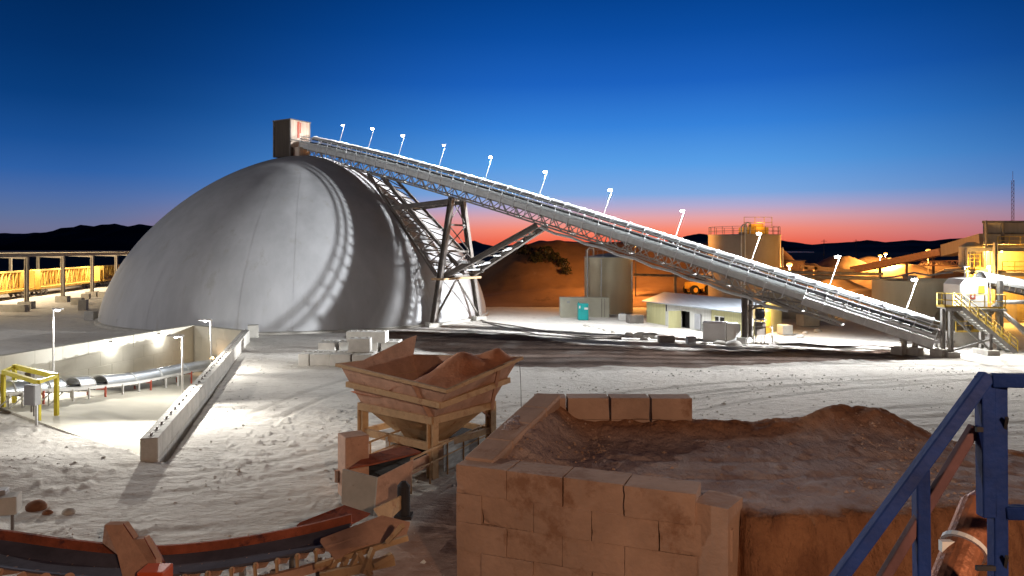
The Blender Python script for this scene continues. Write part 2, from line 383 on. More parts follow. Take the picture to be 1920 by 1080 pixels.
    c = mix(rp(nz(.9, 8, .7, (1, 2.2, 1)), .52, .72), c, (.40, .36, .32))
    c = mix(rp(nz(3.5, 6, .7), .58, .75), c, (.36, .32, .28))
    rr = N(nt, 'ShaderNodeMath', operation='MULTIPLY'); L(at('rut'), rr.inputs[0]); rr.inputs[1].default_value = .55
    c = mix(rr.outputs[0], c, (.35, .32, .285))
    d = mix(rp(nz(.8, 7, .65), .35, .7), (.22, .13, .095), (.34, .22, .165))
    c = mix(at('dirt_and_lamplight'), c, d); c = mix(at('soil_shade'), c, mix(rp(nz(1.1, 7, .65), .35, .7), (.072, .045, .034), (.115, .075, .056))); c = mix(at('far'), c, (.035, .028, .025))
    L(c, b.inputs['Base Color'])
    bp = N(nt, 'ShaderNodeBump'); bp.inputs['Strength'].default_value = .8; bp.inputs['Distance'].default_value = .12; L(nz(2.2, 8, .65, (1, 1.6, 1)), bp.inputs['Height'])
    L(bp.outputs[0], b.inputs['Normal'])
    global GV
    GV = np.stack([x, y, h], -1)[(Rr > 14) & (Rr < 62) & (np.abs(A) < .75) & ~tr & (rut < .4) & (be > 1.1)]
    np_grid('ground', V, len(rad), len(ang), m, attrs={'dirt_and_lamplight': dirt_and_lamplight, 'rut': rut, 'far': far, 'soil_shade': soil_shade}, wrap=True)
make_ground()

# ------------------------------------------------------------------ far mountains, lake
def mountains(name, pts, Y, base_y, depth, seed, rough):
    px = np.array([p[0] for p in pts], float); py = np.array([p[1] for p in pts], float)
    xs = np.linspace(px[0], px[-1], 420); top = np.interp(xs, px, py)
    hh = (base_y-top)/F*Y; X = (xs-960)/F*Y
    rows = []
    for k in range(25):
        t = k/24.; yy = Y-depth+2*depth*t; prof = (1-abs(2*t-1))**.8
        n = 1+rough*fbm(X*.0022+k*.17, X*0+k*.33, 4, seed)+(.06*fbm(X*.012, X*0+k*.4, 3, seed+7))
        pk = np.where(abs(2*t-1) < .02, 1+.10*fbm(X*.010, X*0, 4, seed+3), n)
        rows.append(np.stack([X, np.full_like(X, yy), hh*prof*pk-3], -1))
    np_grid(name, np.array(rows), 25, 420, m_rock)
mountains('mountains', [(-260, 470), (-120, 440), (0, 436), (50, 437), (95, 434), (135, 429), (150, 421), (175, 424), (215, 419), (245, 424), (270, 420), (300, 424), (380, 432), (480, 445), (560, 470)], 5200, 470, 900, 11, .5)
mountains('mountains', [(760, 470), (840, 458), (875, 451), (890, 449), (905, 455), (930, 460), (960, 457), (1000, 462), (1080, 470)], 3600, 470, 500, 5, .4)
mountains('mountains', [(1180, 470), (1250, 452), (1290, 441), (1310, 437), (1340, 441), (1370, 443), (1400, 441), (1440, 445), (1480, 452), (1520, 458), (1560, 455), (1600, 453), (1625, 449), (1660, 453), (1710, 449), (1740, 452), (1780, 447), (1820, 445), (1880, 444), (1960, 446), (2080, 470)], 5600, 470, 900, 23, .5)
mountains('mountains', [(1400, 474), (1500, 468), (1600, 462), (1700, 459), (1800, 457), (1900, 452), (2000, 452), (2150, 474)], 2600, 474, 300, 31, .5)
m_water = M('lake water', (.35, .35, .38), .12, 0, var=.05, scale=.01, bump=0)
MB().prism([(830, 2200), (925, 2230), (1060, 2600), (960, 2600)], .3, .5).build('lake', m_water, org=(800, 2000, .3))['kind'] = 'structure'

# ------------------------------------------------------------------ dome
def make_dome():
    root = T('storage_dome', 'huge pale grey storage dome under the head house of the inclined conveyor', 'dome', DC)
    n = 40; prof = []
    for k in range(n+1):
        a = math.pi/2*k/n; prof.append((max(.02, DR*math.cos(a)**(2/1.64)), DH*math.sin(a)**(2/1.64)))
    MB().lathe(prof, DC, 160).build('shell', m_dome, root, smooth=True)
    sm = MB()
    for k in range(28):
        a = 2*math.pi*k/28; w = .03; pl = [(r+.006, z) for r, z in prof[:-3]]
        sm.sweep([[DC+Vector((r*math.cos(a-w/r), r*math.sin(a-w/r), z)), DC+Vector(((r+.008)*math.cos(a), (r+.008)*math.sin(a), z)), DC+Vector((r*math.cos(a+w/r), r*math.sin(a+w/r), z))] for r, z in pl], closed=False)
    sm.build('seam_strip', m_dome, root, smooth=True)
    MB().lathe([(DR+.35, -.3), (DR+.35, .22), (DR-.1, .3)], DC, 120).build('base_ring', m_conc, root)
make_dome()
# head house on the dome
def make_headhouse():
    c = Vector((-27.2, 90.3, 0)); z0, z1 = 19.3, 23.7; rz = math.atan2(-36, 59.2)
    root = T('head_house', 'brown box-shaped head house standing on top of the dome', 'head house', (c.x, c.y, z0))
    m = Matrix.Rotation(rz, 3, 'Z')
    def P(a, b, z): return c+m @ Vector((a, b, 0))+Vector((0, 0, z))
    A = 1.42; B = 1.5
    MB().box(P(0, 0, (z0+z1)/2), (2*A, 2*B, z1-z0), rz).build('housing', m_darkbox, root)
    MB().box(P(A+.06, 0, z0+2.8), (.1, 2*B-.1, 3.4), rz).build('front_sheet', m_rustbox, root)
    MB().box(P(A+.12, -.35, z0+3.3), (.03, .34, 2.0), rz).box(P(A+.12, -.02, z0+3.6), (.03, .14, 1.3), rz).build('red_streak_sheet', m_redst, root)
    MB().box(P(0, 0, z1+.06), (2*A+.3, 2*B+.3, .12), rz).build('roof', m_dsteel, root)
    MB().box(P(A+.5, -.2, z0+.5), (1.0, 1.6, 1.2), rz).build('chute', m_rustbox, root)
    f = MB()
    for a in (-A, A):
        for b in (-B, B): f.box(P(a*1.02, b*1.02, (z0+z1)/2), (.16, .16, z1-z0), rz)
    f.box(P(A+.12, 0, z0+2.0), (.1, 2*B, .14), rz)
    f.build('corner_frame', m_dsteel, root)
make_headhouse()

# ------------------------------------------------------------------ main conveyor
def s_of(px):
    k = (px-960)/F; return (k*C0.y-C0.x)/((C1.x-C0.x)+k*(C0.y-C1.y))
_tab = [(590, 256), (640, 266), (690, 279), (750, 293), (826, 313), (913, 338), (1016, 367), (1139, 405), (1274, 447), (1418, 493), (1567, 541), (1713, 586), (1775, 606)]
HT = 1.75
_s = np.array([s_of(p) for p, y in _tab]); _z = np.array([Q(p, y, C0.y+(C1.y-C0.y)*s_of(p)).z-HT for p, y in _tab])
_cf = np.polyfit(_s, _z, 3)
CU = Vector((-.519, -.854, 0)).normalized()
def cz(s): return float(np.polyval(_cf, s))
def cp(s, u=0, v=0):
    p = C0.lerp(C1, s); p.z = cz(s); e = .004
    t = (C1-C0)*e; t.z = cz(s+e)-cz(s); t.normalize(); n = t.cross(CU)
    if n.z < 0: n = -n
    return p+CU*u+n*v
def make_conveyor():
    root = T('inclined_conveyor', 'long covered belt conveyor climbing from the stair platform to the dome top', 'conveyor', cp(.97))
    S0, S1 = .015, .98; NB = 44
    st = [S0+(S1-S0)*i/NB for i in range(NB+1)]
    st_t = [x for x in st if x < .90]
    tr = MB()
    for u in (-1.0, 1.0):
        for v in (-.06, -1.0):
            for a, b in zip(st_t, st_t[1:]): tr.beam(cp(a, u, v), cp(b, u, v), .14, .16)
        for k, (a, b) in enumerate(zip(st_t, st_t[1:])):
            m = (a+b)/2
            tr.beam(cp(a, u, -.1), cp(m, u, -.95), .08); tr.beam(cp(m, u, -.95), cp(b, u, -.1), .08)
            if k % 2 == 0: tr.beam(cp(a, u, -.1), cp(a, u, -.95), .08)
    for a in st_t[::2]: tr.beam(cp(a, -1, -1), cp(a, 1, -1), .1); tr.beam(cp(a, -1.7, -.1), cp(a, 1.7, -.1), .1)
    tr.build('truss', m_gsteel, root)
    dk = MB()
    for a, b in zip(st, st[1:]):
        dk.beam(cp(a, 1.28, .06), cp(b, 1.28, .06), .80, .06); dk.beam(cp(a, -1.28, .06), cp(b, -1.28, .06), .8, .06)
    dk.build('walkway_deck', m_gsteel, root)
    # stringers, belt, hood
    for u in (-.62, .62):
        sg = MB(); sg.sweep([[cp(a, u-.04, .28), cp(a, u+.04, .28), cp(a, u+.04, .6), cp(a, u-.04, .6)] for a in st]); sg.build('stringer', m_steel, root)
    bt = MB(); bt.sweep([[cp(s, -.6, .95), cp(s, -.3, .72), cp(s, .3, .72), cp(s, .6, .95), cp(s, .6, .99), cp(s, .3, .76), cp(s, -.3, .76), cp(s, -.6, .99)] for s in st])
    bt.build('belt', m_belt, root)
    stf = [S0+.01+(.962-S0)*i/120 for i in range(121)]
    def arc(s, r, n=16, a0=0, a1=180): return [cp(s, r*1.3*math.cos(R(a0+(a1-a0)*i/n)), 1.22+r*math.sin(R(a0+(a1-a0)*i/n))) for i in range(n+1)]
    hd = MB(); hd.sweep([arc(s, .52, 10, 28, 152)+arc(s, .49, 10, 28, 152)[::-1] for s in stf]); hd.build('hood', m_hood, root)
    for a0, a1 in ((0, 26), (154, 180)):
        MB().sweep([arc(s, .515, 4, a0, a1)+arc(s, .495, 4, a0, a1)[::-1] for s in stf]).build('hood_shade_side', m_hoodshade, root)
    for i in range(0, 121, 3):
        s = stf[i]; rb = MB(); rb.sweep([arc(s, .56)+arc(s, .50)[::-1], arc(s+.0016, .56)+arc(s+.0016, .50)[::-1]])
        for u in (-.70, .70): rb.beam(cp(s, u, 1.25), cp(s, u, .95), .07)
        rb.build('hood_rib', m_hood, root)
    # near side panel and mesh guard in sheets
    sp = MB(); mg = MB()
    for i, (a, b) in enumerate(zip(st, st[1:])):
        if a < .83:
            e = (b-a)*.03
            sp.slab([cp(a+e, 1.70, .06), cp(b-e, 1.70, .06), cp(b-e, 1.70, .52), cp(a+e, 1.70, .52)], CU*.03)
            mg.slab([cp(a+e, 1.69, .56), cp(b-e, 1.69, .56), cp(b-e, 1.69, .90), cp(a+e, 1.69, .90)], CU*.02)
        else:
            sp.slab([cp(a, 1.70, -.30), cp(b, 1.70, -.30), cp(b, 1.70, .30), cp(a, 1.70, .30)], CU*.03)
    sp.build('side_panel', m_steel, root); mg.build('mesh_guard', m_mesh, root)
    for u, nm in ((1.76, 'handrail'), (-1.7, 'handrail')):
        hr = MB()
        for a, b in zip(st, st[1:]):
            for v in (.60, 1.14, 1.46): hr.tube(cp(a, u, v), cp(b, u, v), .045, 6)
        for a in st: hr.beam(cp(a, u, -.25), cp(a, u, .92), .085, .085); hr.beam(cp(a, u, .92), cp(a, u, 1.46), .03, .03)
        hr.build(nm, m_hood, root)
    for i in range(0, 40):
        s = .58+.395*i/40; m = MB()
        m.tube(cp(s, -.55, .62), cp(s, .55, .62), .09, 8); m.beam(cp(s, -.62, .5), cp(s, .62, .5), .06); m.build('idler', m_dsteel, root)
    tl = MB(); tl.tube(cp(.98, -.65, .72), cp(.98, .65, .72), .32, 16); tl.build('tail_pulley', m_dsteel, root)
    # return pipe slung beneath the truss
    pp = MB(); pp.path([cp(.50+.012*i, 1.15, -1.22-.16*math.sin(i*math.pi/4)**2) for i in range(29)], .13, 8); pp.build('slung_pipe', m_steel, root)
    return root
make_conveyor()
LPX = [634, 688, 745, 821, 908, 1010, 1131, 1266, 1409, 1556, 1700]
def pole_lamp(name, base, top, hd, label, cat, group, e, c, lens, r=.05, head=(.5, .22, .12), kind='POINT', pm=None, lr=.10, glow=.13, aimd=None):
    base = Vector(base); top = Vector(top); hd = Vector(hd).normalized()
    root = T(name, label, cat, base, group)
    MB().tube(base, top, r*1.25, 10, r*.8).build('pole', pm or m_wpaint, root)
    a = math.atan2(hd.y, hd.x); m = Matrix.Rotation(a, 3, 'Z')
    hc = top+hd*(head[0]*.45)+Vector((0, 0, .03))
    hb = MB().box(hc, head, m=m).build('lamp_head', pm or m_wpaint, root, bevel=.02)
    MB().ball(hc-Vector((0, 0, head[2]*.5+.02)), glow, 6, (1.2, 1.2, .75)).build('lens', lens, hb)
    if e:
        o = light('lamp_light', kind, hc-Vector((0, 0, head[2]*.5+glow+lr+.08)), e, c, root, lr)
        if kind == 'SPOT': o.data.spot_size = R(165); o.data.spot_blend = 1.0; aim(o, aimd)
    return root
LPW = [.26, .24, .34, .5, .75, 1.1, 1.3, 1.4, 1.35, 1.1, .9]
for i, px in enumerate(LPX):
    lo, hi = 0.0, 1.0
    for _ in range(30):
        s = (lo+hi)/2; q = cp(s, -1.72, 1.75)
        if 960+F*q.x/q.y < px: lo = s
        else: hi = s
    pole_lamp('conveyor_lamp', cp(s, -1.72, .0), cp(s, -2.35, 4.1 if i else 3.8), CU*.35+Vector((-1, .6, 0)), 'white lit lamp pole on the conveyor, %s counting down from the head house' % ORD[i], 'lamp',
              'lamp poles along the conveyor', E_CONV*LPW[i], COOL, m_lens, .035, (.5, .22, .10), glow=.17 if i not in (0, 3) else .11, kind='SPOT', aimd=CU*.5-Z)

# ------------------------------------------------------------------ conveyor supports
def make_tower():
    s = s_of(857); b = C0.lerp(C1, s); zt = cz(s)-1.1
    root = T('support_tower', 'tall brown A-frame steel tower holding up the conveyor beside the dome', 'tower', (b.x, b.y, 0))
    t = (C1-C0).normalized()
    def P(u, z, k=0): return Vector((b.x, b.y, 0))+CU*u+t*k+Vector((0, 0, z))
    zm = Q(840, 522, b.y-2).z
    def half(z): return 1.0+3.3*(1-z/zt)
    for sgn in (1, -1): MB().ibeam(P(sgn*half(0), 0), P(sgn*1.0, zt), .5, .55, .07, t).build('leg', m_dsteel, root)
    br = MB(); lv = [zm+.15, zm+(zt-zm)*.33, zm+(zt-zm)*.66, zt-.25]
    for z in lv: br.beam(P(half(z), z), P(-half(z), z), .16, .2)
    for z, q in zip(lv, lv[1:]): br.beam(P(half(z), z), P(-half(q), q), .09); br.beam(P(-half(z), z), P(half(q), q, .1), .09)
    br.beam(P(.2, zm-.3), P(half(.6), .6), .17); br.beam(P(-.2, zm-.3), P(-half(.6), .6), .17)
    br.build('bracing', m_dsteel, root)
    MB().box(P(0, zm-.05), (2*half(zm)+.8, 1.6, .22), math.atan2(CU.y, CU.x)).build('platform', m_rust, root)
    for sgn in (1, -1): MB().box(P(sgn*half(0), .2), (1.3, 1.3, .6), .5).build('footing', m_conc, root)
    return b, zm, zt, half, P
TB, TZM, TZT, THALF, TPF = make_tower()
def lattice(root, name, a0, a1, b0, b1, n, w, lw, mat, cross=True):
    m = MB(); m.ibeam(a0, a1, w, w, w*.2); m.ibeam(b0, b1, w, w, w*.2); m.build('chord', mat, root)
    l = MB()
    for k in range(n+1):
        t = k/n; l.beam(a0.lerp(a1, t), b0.lerp(b1, t), lw)
        if k < n: l.beam(a0.lerp(a1, t), b0.lerp(b1, (k+1)/n), lw); (cross and l.beam(b0.lerp(b1, t), a0.lerp(a1, (k+1)/n)+Vector((0, 0, .01)), lw))
    l.build('lacing', mat, root)
def make_knees():
    zc = Vector((0, 0, .1))
    r = T('lattice_strut', 'steel lattice strut leaning down the dome side from conveyor to tower platform', 'strut', TPF(0, TZM))
    sa = s_of(704); sb = s_of(734)
    tops = {(1, 0): cp(sa, 1.0, -1.05), (1, 1): cp(sb, 1.0, -1.05), (-1, 0): cp(sa, -1.0, -1.05), (-1, 1): cp(sb, -1.0, -1.05)}
    t = (C1-C0).normalized()
    bots = {(1, 0): TPF(2.3, TZM+.3, -1.0), (1, 1): TPF(1.6, TZM+.6, 1.9), (-1, 0): TPF(-2.2, TZM+.3, -.6), (-1, 1): TPF(-2.2, TZM+.6, 1.9)}
    lattice(r, '', tops[1, 0], bots[1, 0], tops[1, 1], bots[1, 1], 9, .30, .11, m_dsteel)
    lattice(r, '', tops[-1, 0], bots[-1, 0], tops[-1, 1], bots[-1, 1], 9, .26, .10, m_dsteel, False)
    l = MB()
    for k in range(1, 9):
        q = k/9; l.beam(tops[1, 0].lerp(bots[1, 0], q), tops[-1, 0].lerp(bots[-1, 0], q), .11); l.beam(tops[1, 1].lerp(bots[1, 1], q), tops[-1, 1].lerp(bots[-1, 1], q), .09)
    l.build('spacer', m_gsteel, r)
    r = T('tie_arm', 'pair of horizontal steel arms linking the tower top to the lattice strut', 'arm', TPF(0, TZT-.5))
    e1 = tops[1, 0].lerp(bots[1, 0], .36); e2 = tops[-1, 0].lerp(bots[-1, 0], .36)
    MB().ibeam(TPF(1.15, TZT-.4), e1, .42, .5, .08).build('arm', m_dsteel, r); MB().ibeam(TPF(-1.15, TZT-.4), e2, .36, .45, .08).build('arm', m_dsteel, r)
    q = MB()
    for k in range(1, 6): q.beam(TPF(1.15, TZT-.4).lerp(e1, k/6), TPF(-1.15, TZT-.4).lerp(e2, k/6), .12)
    q.build('spacer', m_gsteel, r)
    r = T('knee_brace', 'pair of steel beams rising from the tower platform to the conveyor underside', 'brace', TPF(0, TZM))
    s2 = s_of(1022)
    a, b = TPF(2.6, TZM+.1), cp(s2, 1.0, -1.15); c, d = TPF(-2.6, TZM+.1), cp(s2, -1.0, -1.15)
    MB().ibeam(a, b, .48, .55, .08).build('beam', m_dsteel, r); MB().ibeam(c, d, .42, .5, .08).build('beam', m_dsteel, r)
    q = MB()
    for k in range(1, 7): q.beam(a.lerp(b, k/7), c.lerp(d, k/7), .13)
    for k in range(1, 6, 2): q.beam(a.lerp(b, k/7), c.lerp(d, (k+1)/7), .10)
    q.build('rung', m_steel, r)
    MB().box(a.lerp(d, .28)+Vector((0, 0, .15)), (2.6, 1.1, .3), .4).build('light_tray', m_hood, r)
make_knees()
def make_bent():
    s = s_of(1402); b = C0.lerp(C1, s); zt = cz(s)-1.1
    root = T('support_post', 'single steel column with knee braces under the conveyor in front of the low building', 'post', (b.x, b.y, 0))
    t = (C1-C0).normalized(); P = lambda k, z, u=0: Vector((b.x, b.y, 0))+t*k+CU*u+Vector((0, 0, z))
    MB().ibeam(P(0, 0, .9), P(0, zt, .9), .5, .5, .09, t).build('column', m_dsteel, root); MB().ibeam(P(0, 0, -.9), P(0, zt, -.9), .4, .4, .08, t).build('column', m_dsteel, root)
    br = MB().beam(P(0, zt-.1, .9), P(4.4, zt-.6, .9), .14).beam(P(0, zt-1.6, .9), P(2.2, zt-.4, .9), .14).beam(P(2.2, zt-.4, .9), P(4.4, zt-1.4, .9), .14).beam(P(0, zt-.9, .9), P(4.4, zt-1.4, .9), .12)
    br.build('bracing', m_dsteel, root)
    MB().box(P(0, .25, .9), (1.0, 1.0, .6), .5).build('footing', m_conc, root)
    # gravity take-up
    q = Q(1425, 560, b.y-1); q.z = 0
    r = T('take_up_weight', 'dark take-up weight hanging in guide rods below the conveyor beside the column', 'weight', q)
    rd = MB()
    for dx in (-.35, .1, .35): rd.tube(q+Vector((dx, 0, 0)), q+Vector((dx, 0, zt-.6)), .05, 8)
    rd.build('guide_rod', m_dsteel, r)
    MB().box(q+Vector((0, 0, Q(0, 616, q.y).z)), (.78, .7, 1.1)).build('weight_block', m_darkbox, r, bevel=.03)
    zz = Q(0, 588, q.y).z
    MB().tube(q+Vector((-.3, 0, zz)), q+Vector((.3, 0, zz)), .42, 18).build('pulley', m_belt, r)
    MB().box(q+Vector((0, 0, zz+.62)), (.95, .5, .2)).box(q+Vector((0, 0, zz-.5)), (.9, .5, .12)).build('pulley_frame', m_dsteel, r)
    g = MB()
    for dx in (-.75, .85): g.beam(q+Vector((dx, -.5, 0)), q+Vector((dx, -.5, 1.6)), .08)
    for z in (.8, 1.5): g.beam(q+Vector((-.75, -.5, z)), q+Vector((.85, -.5, z)), .05)
    g.build('guard_rail', m_gsteel, r)
    # low tail support
    s = s_of(1705); b2 = C0.lerp(C1, s); z2 = cz(s)-.25
    r = T('tail_support', 'short braced steel trestle under the lower end of the conveyor', 'trestle', (b2.x, b2.y, 0))
    P2 = lambda k, z, u=0: Vector((b2.x, b2.y, 0))+t*k+CU*u+Vector((0, 0, z))
    for k, u in ((-.35, 1.2), (.4, 1.2), (-.35, -1.2), (.4, -1.2)): MB().ibeam(P2(k, .3, u), P2(k, z2, u), .22, .22, .05).build('leg', m_gsteel, r)
    MB().beam(P2(.4, z2-.3, 1.2), P2(2.0, .4, 1.2), .18).beam(P2(-.35, .6, 1.2), P2(-.35, z2-.2, -1.2), .1).beam(P2(-.6, z2-.08, 1.2), P2(.8, z2-.08, 1.2), .3, .2).build('brace', m_gsteel, r)
    for k, u, w in ((-.6, 1.3, .9), (.45, 1.3, .8), (2.0, 1.3, .9)): MB().box(P2(k, .25, u), (w, .9, .7), .55).build('footing', m_conc, r, bevel=.03)
make_bent()

# ------------------------------------------------------------------ yard lighting trough: retaining walls, floor, covered conveyor
def joint_wall(name, label, a, b, th, z0, z1, mat, side, org, jl=1.8, jh=.75, studs=False):
    """block retaining wall from a to b; th to the given side; block joints are narrow reveals between courses"""
    a = Vector((a.x, a.y, 0)); b = Vector((b.x, b.y, 0)); d = (b-a); n = d.length; d.normalize(); s = Vector((-d.y, d.x, 0))*side
    root = T(name, label, 'wall', org)
    m = MB(); rows = int(round((z1-z0)/jh)); hh = (z1-z0)/rows
    for r in range(rows):
        x = -(.5*jl if r % 2 else 0)
        while x < n-.01:
            p0 = max(0, x)+.012; p1 = min(n, x+jl)-.012
            if p1 > p0+.05:
                q = a+d*p0; w2 = a+d*p1; zl = z0+r*hh+.01; zh = z0+(r+1)*hh-.006
                j = s*(random.uniform(0, .02))
                m.hexa([q+j+Z*zl, w2+j+Z*zl, w2+s*th+Z*zl, q+s*th+Z*zl, q+j+Z*zh, w2+j+Z*zh, w2+s*th+Z*zh, q+s*th+Z*zh] if side > 0 else
                       [w2+j+Z*zl, q+j+Z*zl, q+s*th+Z*zl, w2+s*th+Z*zl, w2+j+Z*zh, q+j+Z*zh, q+s*th+Z*zh, w2+s*th+Z*zh])
            x += jl
    m.hexa([a+s*.03+Z*z0, b+s*.03+Z*z0, b+s*(th-.03)+Z*z0, a+s*(th-.03)+Z*z0, a+s*.03+Z*(z1-.03), b+s*.03+Z*(z1-.03), b+s*(th-.03)+Z*(z1-.03), a+s*(th-.03)+Z*(z1-.03)])
    m.build('blocks', mat, root, bevel=.02)
    if studs:
        k = .45; st = MB()
        while k < n:
            c = a+d*k+s*th*.5+Z*z1
            st.tube(c-d*.13+Z*.0, c-d*.10+Z*.07, .03, 6); st.tube(c-d*.10+Z*.07, c+d*.10+Z*.07, .03, 6); st.tube(c+d*.10+Z*.07, c+d*.13, .03, 6); st.box(c+Z*.006, (.26, .18, .012), math.atan2(d.y, d.x))
            k += .95
        st.build('lifting_loop', m_dsteel, root)
    return root
W0n = W0; 
joint_wall('retaining_wall', 'pale block wall with lifting loops along its top, right side of the sunken ramp', W0, W1, .62, -3.9, 1.02, m_conc, -1, (W0.x, W0.y, 0), studs=True, jh=.82)
joint_wall('retaining_wall', 'cream block wall with two wall lights, left side of the sunken ramp', LW0, LW1, .6, -4.0, 1.0, m_cream, 1, (LW1.x, LW1.y, 0), jl=2.4, jh=1.0)
joint_wall('retaining_wall', 'cream end wall of the sunken ramp, at the foot of the dome', Vector((LW1.x+.02, LW1.y-.3, 0)), Vector((W1.x-.02, W1.y-.1, 0)), .6, -4.1, .98, m_cream, 1, ((LW1.x+W1.x)/2, 65.5, 0), jl=2.4, jh=1.0)
fl = [(FB.x-.1, FB.y+.02), (W1.x+.02, W1.y), (LW1.x, LW1.y), (-34.7, 43.67)]
MB().prism(fl, lambda p: float(floor_z(p[0], p[1]))-.3, lambda p: float(floor_z(p[0], p[1]))+.06).build('ramp_floor', m_cream, org=(-25, 45, 0))['kind'] = 'structure'
MB().box(G(478, 634)+Vector((-.3, .4, .4)), (.9, .9, 1.5), .3).build('end_pier', m_conc, org=G(478, 634))
tag(bpy.data.objects['end_pier'], 'square concrete pier closing the far end of the lifting-loop wall', 'pier')
def trough_lamps():
    a = Q(100, 690, 46); pole_lamp('ramp_lamp', (a.x, a.y, float(floor_z(a.x, a.y))), Q(100, 580, 46), (1, -.2, 0), 'slim white lit lamp post by the left cream wall of the sunken ramp', 'lamp', 'lamp posts of the sunken ramp', E_TROUGH*2.1, (1, .97, .9), m_lensd, .06, (.7, .25, .1), kind='SPOT', aimd=(.1, -.9, -.5))
    a = Q(342, 742, 37.2); pole_lamp('ramp_lamp', (a.x, a.y, float(floor_z(a.x, a.y))), Q(342, 631, 37.2), (-1, .1, 0), 'slim lamp post of the sunken ramp, nearer one beside the lifting-loop wall', 'lamp', 'lamp posts of the sunken ramp', E_TROUGH*3.7, (1, .97, .9), m_lensd, .05, (.8, .28, .1), glow=.07, kind='SPOT', aimd=(.4, -.85, -.3))
    a = Q(397, 690, 47); pole_lamp('ramp_lamp', (a.x, a.y, float(floor_z(a.x, a.y))), Q(395, 601, 47), (-1, .1, 0), 'slim lamp post of the sunken ramp, farther one in front of the dome', 'lamp', 'lamp posts of the sunken ramp', E_TROUGH, (1, .97, .9), m_lensd, .05, (.8, .28, .1), glow=.07)
    for i, px in enumerate((207, 297)):
        k = (px-960)/F; d = LW1-LW0; t = (k*LW0.y-LW0.x)/(d.x-k*d.y); p = LW0+d*t; q = Vector((p.x+.22, p.y-.03, .62))
        r = T('wall_light', ('small wall light on the cream ramp wall, above the silver conveyor', 'small wall light on the cream ramp wall, nearer the dome')[i], 'wall light', (p.x+.02, p.y, .62), 'wall lights of the sunken ramp')
        b = MB().box((p.x+.14, p.y, .74), (.28, .3, .12), math.atan2(d.y, d.x)-math.pi/2).build('fixture', m_dsteel, r)
        MB().box((p.x+.16, p.y, .665), (.2, .22, .03)).build('lens', m_lens, b)
        light('lamp_light', 'POINT', (p.x+.45, p.y-.05, .45), E_WALL, (1, 1, .96), r, .1)
    q = Vector((W1.x-3.1, W1.y+1.2, -1.6)); r = T('tunnel_lamp', 'warm round lamp glowing on the end wall of the sunken ramp', 'lamp', q)
    MB().ball(q, .16, 8).build('globe', EM('warm globe', (1, .62, .28), 12), r); light('lamp_light', 'POINT', q+Vector((.1, -.45, .1)), 50, (1, .6, .28), r, .1)
    MB().box(q+Vector((0, .22, 0)), (.3, .2, .3)).build('bracket', m_dsteel, r)
trough_lamps()
